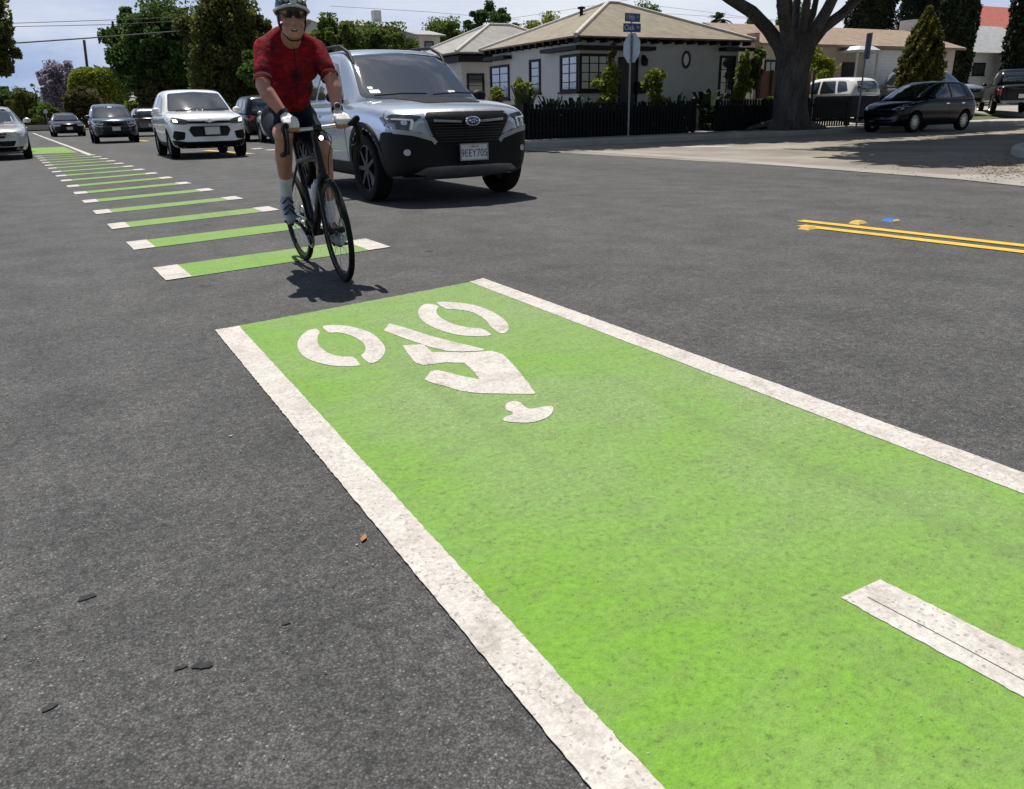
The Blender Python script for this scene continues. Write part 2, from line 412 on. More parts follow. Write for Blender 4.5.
# ------------------------------------------------------------------ daylight
SUNV = Vector((.05, .385, .915)).normalized()
elev = math.asin(SUNV.z); azim = math.atan2(SUNV.x, SUNV.y)
w = bpy.data.worlds.new('World'); sc.world = w; w.use_nodes = True
nt = w.node_tree; bg = nt.nodes['Background']
sky = nt.nodes.new('ShaderNodeTexSky'); sky.sky_type = 'NISHITA'; sky.sun_disc = False
sky.sun_elevation = elev; sky.sun_rotation = azim
sky.air_density = 1.0; sky.dust_density = .6; sky.ozone_density = 2.0
tcw = nt.nodes.new('ShaderNodeTexCoord'); mpw = nt.nodes.new('ShaderNodeMapping'); mpw.inputs['Scale'].default_value = (1, 1, 5)
nt.links.new(tcw.outputs['Generated'], mpw.inputs['Vector'])
nw = nt.nodes.new('ShaderNodeTexNoise'); nw.inputs['Scale'].default_value = 1.6; nw.inputs['Detail'].default_value = 6; nw.inputs['Roughness'].default_value = .6
nt.links.new(mpw.outputs[0], nw.inputs['Vector'])
rw = nt.nodes.new('ShaderNodeValToRGB'); rw.color_ramp.elements[0].position = .50; rw.color_ramp.elements[1].position = .80
sq_ = nt.nodes.new('ShaderNodeSeparateXYZ'); nt.links.new(tcw.outputs['Generated'], sq_.inputs[0])
ma_ = nt.nodes.new('ShaderNodeMath'); ma_.operation = 'MULTIPLY_ADD'; ma_.inputs[1].default_value = .28          # more cloud to the east
nt.links.new(sq_.outputs['X'], ma_.inputs[0]); nt.links.new(nw.outputs['Fac'], ma_.inputs[2]); nt.links.new(ma_.outputs[0], rw.inputs['Fac'])
thin = nt.nodes.new('ShaderNodeMix'); thin.data_type = 'RGBA'           # thin high cloud over the blue
thin.inputs[6].default_value = (5.6, 7.4, 11.6, 1); thin.inputs[7].default_value = (12.2, 12.9, 14.6, 1); nt.links.new(rw.outputs[0], thin.inputs[0])
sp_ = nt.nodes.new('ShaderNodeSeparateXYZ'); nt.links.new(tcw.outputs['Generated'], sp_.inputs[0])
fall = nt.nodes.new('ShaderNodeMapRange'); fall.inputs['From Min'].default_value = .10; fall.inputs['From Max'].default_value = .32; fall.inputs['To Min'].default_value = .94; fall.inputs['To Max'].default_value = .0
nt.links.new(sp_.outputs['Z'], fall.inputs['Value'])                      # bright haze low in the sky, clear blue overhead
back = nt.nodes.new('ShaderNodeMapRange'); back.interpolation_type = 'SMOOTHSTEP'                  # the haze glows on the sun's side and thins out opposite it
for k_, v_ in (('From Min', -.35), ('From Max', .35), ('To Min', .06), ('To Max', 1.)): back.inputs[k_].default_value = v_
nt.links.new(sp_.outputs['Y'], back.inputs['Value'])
west_fill = nt.nodes.new('ShaderNodeMapRange'); west_fill.interpolation_type = 'SMOOTHSTEP'                  # plus an added boost out of view, to brighten the house's left wall
for k_, v_ in (('From Min', -.75), ('From Max', -.15), ('To Min', 3.0), ('To Max', 1.)): west_fill.inputs[k_].default_value = v_
nt.links.new(sp_.outputs['X'], west_fill.inputs['Value'])
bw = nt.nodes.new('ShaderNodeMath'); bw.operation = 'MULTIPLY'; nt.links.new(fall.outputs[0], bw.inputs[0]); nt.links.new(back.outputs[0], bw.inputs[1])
tw = nt.nodes.new('ShaderNodeVectorMath'); tw.operation = 'SCALE'; nt.links.new(thin.outputs[2], tw.inputs[0]); nt.links.new(west_fill.outputs[0], tw.inputs['Scale'])
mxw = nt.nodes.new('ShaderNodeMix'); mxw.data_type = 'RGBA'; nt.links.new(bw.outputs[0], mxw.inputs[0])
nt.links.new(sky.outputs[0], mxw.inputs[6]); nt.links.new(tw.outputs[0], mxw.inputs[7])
hc = nt.nodes.new('ShaderNodeTexNoise'); hc.inputs['Scale'].default_value = 2.6; hc.inputs['Detail'].default_value = 7; hc.inputs['Roughness'].default_value = .62
mp2 = nt.nodes.new('ShaderNodeMapping'); mp2.inputs['Scale'].default_value = (1, 1.6, 1.2); nt.links.new(tcw.outputs['Generated'], mp2.inputs['Vector']); nt.links.new(mp2.outputs[0], hc.inputs['Vector'])
hr = nt.nodes.new('ShaderNodeValToRGB'); hr.color_ramp.elements[0].position = .47; hr.color_ramp.elements[1].position = .62; hr.color_ramp.elements[1].color = (.55, .55, .55, 1)
nt.links.new(hc.outputs['Fac'], hr.inputs['Fac'])                                                          # scattered high cloud overhead
m3 = nt.nodes.new('ShaderNodeMix'); m3.data_type = 'RGBA'; nt.links.new(hr.outputs[0], m3.inputs[0]); m3.inputs[7].default_value = (13, 13.4, 14.2, 1)
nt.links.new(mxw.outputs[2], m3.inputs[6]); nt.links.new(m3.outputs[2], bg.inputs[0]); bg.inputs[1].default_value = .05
sun = bpy.data.lights.new('sun', 'SUN'); sun.energy = 5.0; sun.angle = math.radians(.5); sun.color = (1, .955, .89)
so = bpy.data.objects.new('sun', sun); COL.objects.link(so)
so.rotation_euler = SUNV.to_track_quat('Z', 'Y').to_euler()
vs_ = sc.view_settings; sc.display_settings.display_device = 'sRGB'
vs_.view_transform = 'Standard'; vs_.look = 'None'; vs_.gamma = 1; vs_.use_curve_mapping = False; vs_.exposure = .36

# ------------------------------------------------------------------ ground, roads
def struct(o): o['kind'] = 'structure'; return o
DRY = plain('dry_ground', (.16, .13, .085), .95, var=.35, vscale=.5, bmp=.3)
struct(sheet('ground', [(-500, -300), (500, -300), (500, 900), (-500, 900)], -.03, DRY))
left = [(-5.2 + bend(s), s) for s in (-30, 7.5, 60, 98)]; right = [(11.6 + bend(s), s) for s in (98, 60, 24, 7.5)] + [(11.6, -30)]
struct(sheet('road', left + right, 0, ASPHALT))
# side street: a paler, older surface
struct(sheet('side_street', [(11.0, 5.4), (11.0, 7.5), (10.85, 19.9), (10.75, 22.5), (90, 22.5), (90, 8.0), (14, 5.0)], .004, OLDROAD))
gut = concrete_mat('gutter_concrete', (.20, .19, .17), (.30, .28, .25))
edge = [G(x, y) for x, y in ((527, 147.2), (600, 153), (700, 159.8), (800, 167.6), (900, 175.2), (960, 180), (1040, 188.5))]
poly = [(p.x, p.y) for p in edge]
struct(sheet('cross_gutter', poly + [(x + (.55 if i else 3), y + .5) for i, (x, y) in enumerate(poly[::-1])], .008, gut))
def slab(name, poly, h=.14, kw=.16):
    """raised pavement with a kerb stone along its road side"""
    struct(sheet(name, poly, 0, CONC, h))
def arc(cx, cy, r, a0, a1, n=10):
    return [(cx + r*math.cos(math.radians(a0 + (a1-a0)*i/n)), cy + r*math.sin(math.radians(a0 + (a1-a0)*i/n))) for i in range(n+1)]
CS = 19.55     # far kerb of the side street
def kerb_run(name, line, width=.16, h=.15):
    """kerb stone following a line, its body on the left side of travel"""
    L = [Vector((*p, 0)) for p in line]; inn = []
    for i, p in enumerate(L):
        t = (L[min(i+1, len(L)-1)] - L[max(i-1, 0)]).normalized(); inn.append(p + Vector((-t.y, t.x, 0))*width)
    m = MB(); k = len(L)
    vs = [(p.x, p.y, 0) for p in L] + [(p.x, p.y, h - .02) for p in L] + [(p.x*.9 + q.x*.1, p.y*.9 + q.y*.1, h) for p, q in zip(L, inn)] + [(q.x, q.y, h) for q in inn] + [(q.x, q.y, 0) for q in inn]
    fs = []
    for r in range(4):
        for i in range(k-1): fs.append((r*k+i, r*k+i+1, (r+1)*k+i+1, (r+1)*k+i))
    m.add(vs, fs); struct(m.build(name, KERB)); return [(q.x, q.y) for q in inn]
line = [(11.75 + bend(97), 97), (11.75 + bend(60), 60), (11.75 + bend(26), 26)] + [(p[0], p[1]) for p in arc(13.0, CS+2.4, 2.4, 180, 270)] + [(90, CS)]
line = [(11.75 + bend(97), 97), (11.75 + bend(60), 60), (11.75 + bend(26), 26)] + arc(12.95, CS+2.4, 2.4, 185, 270) + [(26, CS), (90, CS)]
inner = kerb_run('kerb', line)
struct(sheet('sidewalk', inner + [(90, 22.6), (13.6, 22.6), (13.9 + bend(60), 60), (13.9 + bend(97), 97)], .13, CONC))
struct(sheet('front_yard', [(13.6, 22.6), (27.0, 22.6), (27.0, 60), (13.7 + bend(60), 60)], .135, plain('garden_soil', (.10, .075, .05), .95, var=.4, vscale=2, bmp=.4)))
# drives and lawn rising to the neighbours
m = MB(); m.add([(27, 22.6, .13), (90, 22.6, .13), (90, 26.5, .5), (27, 26.5, .5), (90, 70, .6), (27, 70, .6), (27, 22.6, -.1), (27, 26.5, -.1), (27, 70, -.1)], [(0, 1, 2, 3), (3, 2, 4, 5), (6, 0, 3, 7), (7, 3, 5, 8)])
struct(m.build('driveway', concrete_mat('driveway_concrete', (.22, .20, .17), (.34, .31, .27))))
m = MB(); m.add([(36.5, 22.65, .145), (41.0, 22.65, .145), (41.0, 25.5, .41), (36.5, 25.5, .41)], [(0, 1, 2, 3)])
struct(m.build('lawn', plain('dry_lawn', (.075, .085, .03), .95, var=.4, vscale=4, bmp=.5)))
# near corner of the side street
line2 = [(90, 10.15), (19.9, 10.0)] + arc(18.9, 4.7, 5.2, 85, 175, 10) + [(13.2, -30)]
inner2 = kerb_run('kerb', line2)
struct(sheet('sidewalk', inner2 + [(90, -30)], .13, CONC))
# left side of the road
linel = [(-5.3, -30), (-5.3, 7.5), (-5.3 + bend(60), 60), (-5.3 + bend(98), 98)]
innl = kerb_run('kerb', linel)
struct(sheet('sidewalk', innl + [(-40, 98), (-40, -30)], .13, CONC))
# the road bends out of sight behind the trees: pavement across the view
struct(sheet('sidewalk', [(-40, 97), (40, 93), (40, 400), (-40, 400)], .10, concrete_mat('far_pavement', (.30, .27, .22), (.42, .38, .32))))

# ------------------------------------------------------------------ markings
T = .0018
def marking(name, label, group=None, cat='road marking'): return empty(name, (0, 0, 0), 0, label, cat, group)
def rough_edge(a, b, n, amp, seed):
    r = random.Random(seed); out = []
    d = (b - a); L = d.length; d.normalize(); nn = Vector((-d.y, d.x, 0))
    for i in range(n+1): out.append(a + d*L*i/n + nn*r.uniform(-amp, amp)*(0 if i in (0, n) else 1))
    return out
def quad(name, a, b, c, d, z, mat, parent, th=0., amp=.004, n=40, seed=0):
    pts = rough_edge(a, b, n, amp, seed)[:-1] + rough_edge(b, c, 3, amp, seed+1)[:-1] + rough_edge(c, d, n, amp, seed+2)[:-1] + rough_edge(d, a, 3, amp, seed+3)[:-1]
    o = sheet(name, [(p.x, p.y) for p in pts], z, mat, th); o.parent = parent; return o
V3 = lambda x, y: Vector((x, y, 0))
lane = marking('bike_lane', 'solid green painted bike lane box with white border lines in the foreground', None, 'bike lane')
y_end = -4.0
xl, xr = .655, 2.135
p0 = G(238.5, 326.6); p1 = G(469.3, 282.6)
o = quad('green_field', V3(p0.x - .01, p0.y), V3(p1.x + .01, p1.y), V3(xr, y_end), V3(xl, y_end), .004, GREEN, lane, .0, .004, 90, 1)
a, b = G(215, 331), G(239, 326.8)
quad('border_line', V3(a.x, a.y), V3(.573, y_end), V3(xl-.017, y_end), V3(b.x, b.y), .0045, WHITE, lane, T, .0017, 500, 5)
a, b = G(469.5, 282.6), G(483.5, 279)
quad('border_line', V3(b.x, b.y), V3(2.276, y_end), V3(xr, y_end), V3(a.x, a.y), .0045, WHITE, lane, T, .0017, 500, 9)
a, b, c, d = G(840.5, 600), G(880, 581.5), G(1024, 654), G(1024, 721)
e = (c - b).normalized()*6
ds = marking('lane_dash', 'white dash with a crack along it on the green lane, lower right corner')
quad('paint', a, a + e*.36, b + e*.36, b, .0045, WHITE, ds, T, .0022, 160, 13)
# crack through the dash
ck = [a + (b-a)*t + e*u for t, u in ((.36, 0.005), (.37, .03), (.35, .06), (.37, .10), (.36, .14), (.38, .20), (.36, .30), (.37, .36))]
ckm = MB()
for i in range(len(ck)-1):
    q0, q1 = ck[i], ck[i+1]; n_ = Vector((-(q1-q0).y, (q1-q0).x, 0)).normalized()*.0013
    ckm.add([(p.x, p.y, .0068) for p in (q0 - n_, q1 - n_, q1 + n_, q0 + n_)], [(0, 1, 2, 3)])
ckm.build('crack', plain('crack_dark', (.05, .045, .04), .9), ds)

# cyclist emblem (traced on the ground plane)
Z8 = lambda pts: [G(200 + x/2.438, 270 + y/2.438) for x, y in pts]
sym = marking('bike_symbol', 'white stencilled cyclist with two wheels and helmet painted on the green lane')
pieces = {
 'wheel_arc': [[(283,146),(262,151),(245,166),(238,184),(245,205),(268,222),(310,234),(350,238),(385,236.5),(390,233),(373,215),(345,214),(315,206),(297,194),(288,180),(287,166),(292,155)],
          [(300,140),(335,137),(375,142),(415,155),(440,175),(452,195),(447,212),(432,226),(412,229),(394,212),(402,203),(403,188),(385,171),(360,160),(335,155),(315,155)],
          [(548,86),(534,97),(533,112),(545,128),(570,143),(610,157),(655,164),(702,163),(708,158),(688,146),(655,143),(620,135),(592,122),(578,109),(577,99),(582,92),(568,86)],
          [(577,82),(590,80),(625,82),(670,88),(710,103),(740,122),(753,141),(746,155),(730,156),(708,140),(700,128),(680,113),(655,103),(620,98),(600,97)]]}
for pl in pieces['wheel_arc']:
    o = sheet('wheel_arc', [(p.x, p.y) for p in spline(Z8(pl), 4)], .0045, WHITE, T); o.parent = sym
def straight(pl, seed):
    P_ = Z8(pl); out = []
    for i in range(len(P_)): out += rough_edge(P_[i], P_[(i+1) % len(P_)], 16, .002, seed+i)[:-1]
    return [(p.x, p.y) for p in out]
o = sheet('handlebar_stroke', straight([(462,133),(448,150),(500,170),(560,190),(600,200),(640,202),(690,199.5),(694,196),(640,183),(560,163),(500,143)], 30), .0045, WHITE, T); o.parent = sym
o = sheet('rider_body', straight([(494,187),(545,184),(566,203),(655,204),(712,200),(738,208),(770,240),(795,272),(818,303),(812,306),(680,304),(640,299),(560,276),(548,270),(563,250),(580,247),(640,262),(682,270),(665,248),(645,230),(600,228),(545,235),(527,230),(505,205)], 60), .0045, WHITE, T); o.parent = sym
o = sheet('helmet', [(p.x, p.y) for p in spline(Z8([(748,329),(765,323),(780,326),(790,335),(805,342),(835,337),(858,336),(861,347),(848,362),(820,373),(790,376),(755,374),(740,370),(744,362),(760,357),(762,351),(746,343)]), 4)], .0045, WHITE, T); o.parent = sym

# dashed green crossing bars
Z6 = lambda x, y: (x/2.438, 120 + y/2.438)
S_far = [6.17 + 1.49*i for i in range(16)]
names = ['nearest', 'second', 'third', 'fourth', 'fifth', 'sixth', 'seventh', 'eighth', 'ninth', 'tenth', 'eleventh', 'twelfth', 'thirteenth', 'fourteenth', 'fifteenth', 'sixteenth']
def lx(s): return .48 - .042*(s - 6.17)
def rx(s): return 2.215 - .030*(s - 6.5) if s < 10 else 2.11 - .056*(s - 10)
for i, s in enumerate(S_far):
    depth = max(.42, .55 - .04*i); sl = min(.38 + .085*i, .85)
    L0, L1 = lx(s), lx(s - depth); R0, R1 = rx(s + sl), rx(s + sl - depth)
    who = ('nearest green crossing bar with white ends, under the bicycle' if i == 0 else
           'second green crossing bar, passing behind the rear bicycle wheel' if i == 1 else
           f'{names[i]} green crossing bar with white ends, counting away from the bicycle')
    br = marking('crossing_bar', who, 'dashed green crossing bars of the bike lane')
    we = .17; k = sl*we/(R0 - L0); k2 = sl*.2/(R0 - L0)
    quad('green_strip', V3(L0+we, s+k), V3(R0-.2, s+sl-k2), V3(R1-.2, s+sl-k2-depth), V3(L1+we, s+k-depth), .004, GREEN, br, 0, .002, 10, 100+i*9)
    quad('white_end', V3(L0, s), V3(L0+we, s+k), V3(L1+we, s+k-depth), V3(L1, s-depth), .0045, WHITE, br, T, .002, 4, 103+i*9)
    quad('white_end', V3(R0-.2, s+sl-k2), V3(R0, s+sl), V3(R1, s+sl-depth), V3(R1-.2, s+sl-k2-depth), .0045, WHITE, br, T, .002, 4, 106+i*9)
far = marking('bike_lane', 'small far green bike lane patch beyond the dashed crossing bars', None, 'bike lane')
quad('green_field', V3(-.55, 30.2), V3(.75, 30.2), V3(.45, 37), V3(-.75, 37), .004, GREEN, far, 0, .01, 10, 300)
lf = marking('lane_line', 'long white lane line running into the distance beyond the green bars')
pts = [G(90, 155), G(70, 147), G(51, 140), G(33, 133.2)]
mm = MB()
for i in range(3): 
    p, q = pts[i], pts[i+1]; mm.add([(p.x-.07, p.y, .006), (p.x+.07, p.y, .006), (q.x+.07, q.y, .006), (q.x-.07, q.y, .006)], [(0, 1, 2, 3)])
mm.build('paint', WHITE, lf)
YEL = plain('yellow_paint', (.56, .355, .030), .6, var=.22, vscale=5, bmp=.2)
for k, (pa, pb, lb) in enumerate((((800, 221), (1024, 246.2), 'far yellow stripe of the double centre line at the right'), ((801, 226), (1024, 252.5), 'near yellow stripe of the double centre line at the right'))):
    a, b = G(*pa), G(*pb); d = (b - a).normalized(); b2 = a + d*22
    n_ = Vector((-d.y, d.x, 0))*.060
    mk = marking('centre_line', lb, 'double yellow centre line')
    quad('paint', a - n_, b2 - n_, b2 + n_, a + n_, .0045, YEL, mk, T, .004, 60, 400+k*7)
for k, (pa, pb, lb) in enumerate((((252, 153.8), (206, 150.3), 'yellow centre line dash showing under the white hatchback'), ((148, 141.2), (134, 140.0), 'short yellow centre line beyond the white hatchback'))):
    a, b = G(*pa), G(*pb); n_ = V3(.11, 0)
    mk = marking('centre_line', lb, 'far yellow centre line')
    quad('paint', a - n_, b - n_, b + n_, a + n_, .0045, YEL, mk, 0, .004, 10, 420+k*7)
for (pa, pb, lb) in (((252, 149.2), (262, 148.4), 'white stop line piece behind the white hatchback, left piece'), ((266, 150.4), (279, 149.8), 'white stop line piece beside the cyclist\'s lower leg'), ((683, 147.6), (731, 146.6), 'thin white stop line across the pale side street')):
    a, b = G(*pa), G(*pb); mk = marking('stop_line', lb); n_ = V3(0, .28)
    quad('paint', a - n_, b - n_, b + n_, a + n_, .010, WHITE, mk, 0, .01, 6, 440)
# raised pavement markers
def marker(px, py, col, label, grp):
    p = G(px, py); r = marking('road_stud', label, grp, 'road stud'); r.location = p
    m = MB(); m.box((0, 0, .009), (.10, .10, .018), 0, 0, .62); m.build('body', col, r)
    m = MB(); m.add([(-.045, -.0505, .003), (.045, -.0505, .003), (.032, -.034, .0155), (-.032, -.034, .0155)], [(0, 1, 2, 3)]); m.build('reflector', plain('stud_reflector', (.60, .45, .12), .25), r)
    r.scale = (1.15, 1.15, 1.4)
marker(808, 229, YEL, 'yellow road stud at the near end of the double yellow line', 'yellow road studs')
marker(858, 223.5, YEL, 'yellow road stud just beyond the double yellow line', 'yellow road studs')
marker(891, 221, plain('blue_stud', (.02, .12, .42), .4), 'blue road stud to the right of the yellow ones', None)

# fallen leaves
def fallen_leaf(name, p, size, rz, mat, label, grp=None):
    m = MB(); a = [(-1, 0, .1), (-.4, .45, .3), (.35, .5, .1), (1, .05, .5), (.3, -.4, .15), (-.45, -.38, .35), (0, 0, 0)]
    c, s_ = math.cos(rz), math.sin(rz)
    vs = [((x*c - y*s_)*size, (x*s_ + y*c)*size, z*size*.8 + .004) for x, y, z in a]
    m.add(vs, [(0, 6, 1), (1, 6, 2), (2, 6, 3), (3, 6, 4), (4, 6, 5), (5, 6, 0)])
    o = m.build(name, mat); o.location = p; return tag(o, label, 'leaf', grp)
LEAFB = plain('dry_leaf', (.30, .135, .05), .7)
fallen_leaf('fallen_leaf', G(364, 540), .016, .9, LEAFB, 'orange brown fallen leaf on the asphalt beside the left white line')
fallen_leaf('fallen_leaf', G(357, 546), .004, .2, plain('pale_leaf', (.5, .42, .3), .7), 'tiny pale scrap beside the orange fallen leaf')
fallen_leaf('fallen_leaf', G(231, 437), .008, .2, plain('grey_leaf', (.4, .36, .29), .7), 'pale scrap lying on the asphalt left of the green lane')
m = MB(); r = random.Random(5)
for i in range(620):
    if i < 520: px, py = 990 - abs(r.gauss(0, 20)) + r.uniform(0, 50), 169 + r.gauss(0, 5)
    else: px, py = r.uniform(840, 1024), r.uniform(150, 182)
    p = G(px, py); s_ = r.uniform(.010, .026); a = r.uniform(0, 6.3); c, s2 = math.cos(a)*s_, math.sin(a)*s_
    m.add([(p.x-c, p.y-s2, .012), (p.x+s2*.5, p.y-c*.5, .012+s_*.3), (p.x+c, p.y+s2, .013), (p.x-s2*.5, p.y+c*.5, .012+s_*.4)], [(0, 1, 2, 3)])
tag(m.build('leaf_litter', plain('litter_brown', (.16, .085, .04), .8, var=.6, vscale=30)), kind='stuff')
m = MB()
for i in range(420):
    px, py = r.uniform(0, 1024), 200 + 580*r.random()**1.3
    p = G(px, py); s_ = r.uniform(.0008, .0021)*(1 + p.length*.25)
    m.ball((p.x, p.y, .004 + s_*.3), (s_, s_*r.uniform(.6, 1), s_*.6), 5)
for px, py, dx in ((700, 306, 9), (778, 308, 12), (858, 326, 8), (872, 341, 6), (876, 354, 5), (1010, 366, 14), (610, 279, 6), (806, 300, 5), (1000, 345, 5), (615, 237, 8), (560, 300, 4), (985, 347, 4), (430, 270, 4)):
    p, q = G(px, py), G(px+dx, py + dx*.22); n_ = Vector((0, .006, 0)); m.add([(p.x, p.y-.006, .006), (q.x, q.y-.004, .006), (q.x, q.y+.004, .006), (p.x, p.y+.006, .006)], [(0, 1, 2, 3)])
tag(m.build('gravel', plain('pale_grit', (.30, .28, .25), .9, var=.6, vscale=5)), kind='stuff')

# dark tar spots on the asphalt
m = MB()
for px, py, s_ in ((87, 598, .012), (203, 666, .013), (181, 668, .008), (50, 708, .009), (286, 624, .006)):
    p = G(px, py); a0 = r.uniform(0, 3); k = 18
    rr = [s_*(1 + .28*math.sin(2*t_ + a0) + .16*math.sin(5*t_ + a0*2) + r.uniform(-.08, .08)) for t_ in (2*PI*i/k for i in range(k))]
    m.add([(p.x + 1.25*q*math.cos(2*PI*i/k), p.y + q*math.sin(2*PI*i/k), .0030) for i, q in enumerate(rr)] + [(p.x, p.y, .0034)], [(i, (i+1) % k, k) for i in range(k)])
tag(m.build('tar_stains', plain('tar_black', (.032, .032, .032), .9, var=.4, vscale=60, spec=.2)), kind='stuff')
# ------------------------------------------------------------------ vehicles
# local frame: y = 0 at the front bumper and grows to the rear, x across, z up
def loft(stations, fn):
    """stations -> closed hull; fn gives the half outline (bottom centre to top centre)"""
    rings = [fn(st) for st in stations]; k = len(rings[0]); vs = []; fs = []
    n = 2*k - 2
    for r in rings:
        vs += [tuple(p) for p in r] + [(-p[0], p[1], p[2]) for p in r[-2:0:-1]]
    for i in range(len(rings)-1):
        for j in range(n): fs.append((i*n+j, i*n+(j+1) % n, (i+1)*n+(j+1) % n, (i+1)*n+j))
    for i in (0, len(rings)-1):
        for j in range(k-1):
            q = [i*n+j, i*n+j+1, i*n+(n-j-1) % n, i*n+(n-j) % n]
            q = list(dict.fromkeys(q)); fs.append(tuple(q))
    return vs, fs
def hull(stations, fn, lv=2, creases=()):
    vs, fs = loft(stations, fn)
    me = bpy.data.meshes.new('h'); me.from_pydata(vs, [], fs)
    bm = bmesh.new(); bm.from_mesh(me); bmesh.ops.recalc_face_normals(bm, faces=bm.faces)
    bm.to_mesh(me); bm.free()
    return evaluated(me, [('SUBSURF', dict(levels=lv, render_levels=lv))])
AX = {'front': ((0, 2), 1, 1), 'rear': ((0, 2), 1, -1), 'right': ((1, 2), 0, -1), 'left': ((1, 2), 0, 1), 'top': ((0, 1), 2, -1)}
def bvh_of(me):
    bm = bmesh.new(); bm.from_mesh(me); t = BVHTree.FromBMesh(bm); bm.free(); return t
def patch(bvh, poly, side, off=.008, maxlen=.06, depth=.02):
    """a plate that follows the body: outline given in side / front / top view"""
    (a, b), c, sg = AX[side]
    bm = bmesh.new(); vs = []
    for p in poly:
        co = [0, 0, 0]; co[a], co[b] = p[0], p[1]; vs.append(bm.verts.new(co))
    bm.faces.new(vs)
    bmesh.ops.triangulate(bm, faces=list(bm.faces))
    for _ in range(7):
        es = [e for e in bm.edges if e.calc_length() > maxlen]
        if not es: break
        bmesh.ops.subdivide_edges(bm, edges=es, cuts=1); bmesh.ops.triangulate(bm, faces=[f for f in bm.faces if len(f.verts) > 3])
    d = Vector((0, 0, 0)); d[c] = sg; miss = []
    for v in bm.verts:
        o = v.co.copy(); o[c] = -sg*20
        h = bvh.ray_cast(o, d)
        if h[0] is None: miss.append(v)
        else: v.co[c] = h[0][c] - sg*off
    if len(miss) < len(bm.verts): bmesh.ops.delete(bm, geom=miss, context='VERTS')
    bd = [e for e in bm.edges if e.is_boundary]
    r = bmesh.ops.extrude_edge_only(bm, edges=bd)
    for e in r['geom']:
        if isinstance(e, bmesh.types.BMVert): e.co[c] += sg*(depth + off)
    me = bpy.data.meshes.new('p'); bm.to_mesh(me); bm.free(); return me
def add_mesh(name, me, mat, parent, smooth=True, ang=35):
    return put(name, me, mat, parent, smooth, ang)
def mirror(poly): return [(-x, z) for x, z in poly[::-1]]
def rounded(poly, r=.25, n=4):
    """soften the corners of an outline"""
    out = []; k = len(poly)
    for i in range(k):
        p0, p, p1 = (Vector((*poly[j % k], 0)) for j in (i-1, i, i+1))
        l = min((p0-p).length, (p1-p).length)*r
        a = p + (p0-p).normalized()*l; b = p + (p1-p).normalized()*l
        for j in range(n+1):
            t = j/n; q = a*(1-t)**2 + 2*p*t*(1-t) + b*t*t; out.append((q.x, q.y))
    return out

LENS = plain('headlight_lens', (.55, .57, .60), .08, .3, 1., .1); LENSD = plain('headlight_dark', (.05, .055, .06), .08, .2, 1.)
REDL = plain('tail_light_red', (.35, .01, .012), .12, 0, 1.); PLATEM = plain('plate_white', (.62, .62, .60), .4); INK = plain('plate_ink', (.02, .03, .12), .5)
DARK = plain('wheel_well_dark', (.006, .006, .006), .9); ALLOY = plain('alloy_rim', (.42, .43, .44), .3, .8); RIMB = plain('black_rim', (.007, .007, .0075), .4, spec=.3)

def wheel(parent, x, y, R, wd, side, rim=ALLOY, nsp=10, steer=0.):
    """one road wheel: tyre, rim with spokes"""
    w_ = empty('wheel', (x, y, R)); w_.parent = parent; w_.rotation_euler = (0, 0, steer); s = side
    t = MB(); h = wd/2; rr = R*.70
    t.lathe([(rr, -h*.8), (R*.86, -h), (R*.97, -h*.86), (R, -h*.55), (R, h*.55), (R*.97, h*.86), (R*.86, h), (rr, h*.8)], (0, 0, 0), 'X', 40, closed=True)
    ty = t.build('tyre', RUBBER, w_, True, 50)
    m = MB(); f = s*h*.72
    m.lathe([(rr, f), (rr*.93, f*1.02), (rr*.90, f*.75), (rr*.88, -s*h*.5)], (0, 0, 0), 'X', 36)
    m.lathe([(rr*.9, -s*h*.1), (.001, -s*h*.1)], (0, 0, 0), 'X', 24)
    m.lathe([(.001, f*1.0), (R*.16, f*.98), (R*.19, f*.7), (R*.19, 0)], (0, 0, 0), 'X', 20)
    for i in range(nsp):
        a = 2*PI*i/nsp; ca, sa = math.cos(a), math.sin(a); u = Vector((0, ca, sa)); v = Vector((0, -sa, ca)); n_ = Vector((1, 0, 0))
        ws, we = R*.07, R*.05; vs = []
        for q, wq, xo in ((R*.12, ws, .97), (rr*.93, we, .93)):
            for sx in (-1, 1):
                for dx in (0, -.022): vs.append(u*q + v*sx*wq + n_*(f*xo + s*dx))
        m.add(vs, [(0, 2, 6, 4), (1, 5, 7, 3), (0, 4, 5, 1), (2, 3, 7, 6)])
    m.build('rim', rim, w_, True, 40)
    b = MB(); b.lathe([(R*.55, s*h*.05), (.001, s*h*.05)], (0, 0, 0), 'X', 24); b.build('brake_disc', STEEL, w_)
    return w_

def number_plate(parent, x, y, z, txt, face=-1, w_=.33, h_=.165, top=None, tilt=0.):
    p = MB(); p.box((0, 0, 0), (w_, .012, h_)); o = p.build('number_plate', PLATEM, parent); o.location = (x, y, z); o.rotation_euler = (tilt, 0, 0)
    fr = MB(); 
    for a, b, c, d in ((0, h_/2, w_+.012, .012), (0, -h_/2, w_+.012, .012)): fr.box((a, face*.004, b), (c, .016, d))
    for a in (-1, 1): fr.box((a*w_/2, face*.004, 0), (.012, .016, h_-.012))
    fr.build('plate_frame', STEEL, o)
    R_ = Matrix.Rotation(PI/2, 4, 'X') if face < 0 else Matrix.Rotation(PI, 4, 'Z') @ Matrix.Rotation(PI/2, 4, 'X')
    if txt:
        me = text_mesh(txt, .105, .001); me.transform(Matrix.Translation((0, face*.007, -.014)) @ R_ @ Matrix.Diagonal((.86, 1.05, 1, 1))); put('plate_lettering', me, INK, o)
    if top:
        me = text_mesh(top, .03, .001); me.transform(Matrix.Translation((0, face*.007, .058)) @ R_); put('plate_lettering', me, plain('plate_red', (.4, .03, .03), .5), o)
    return o

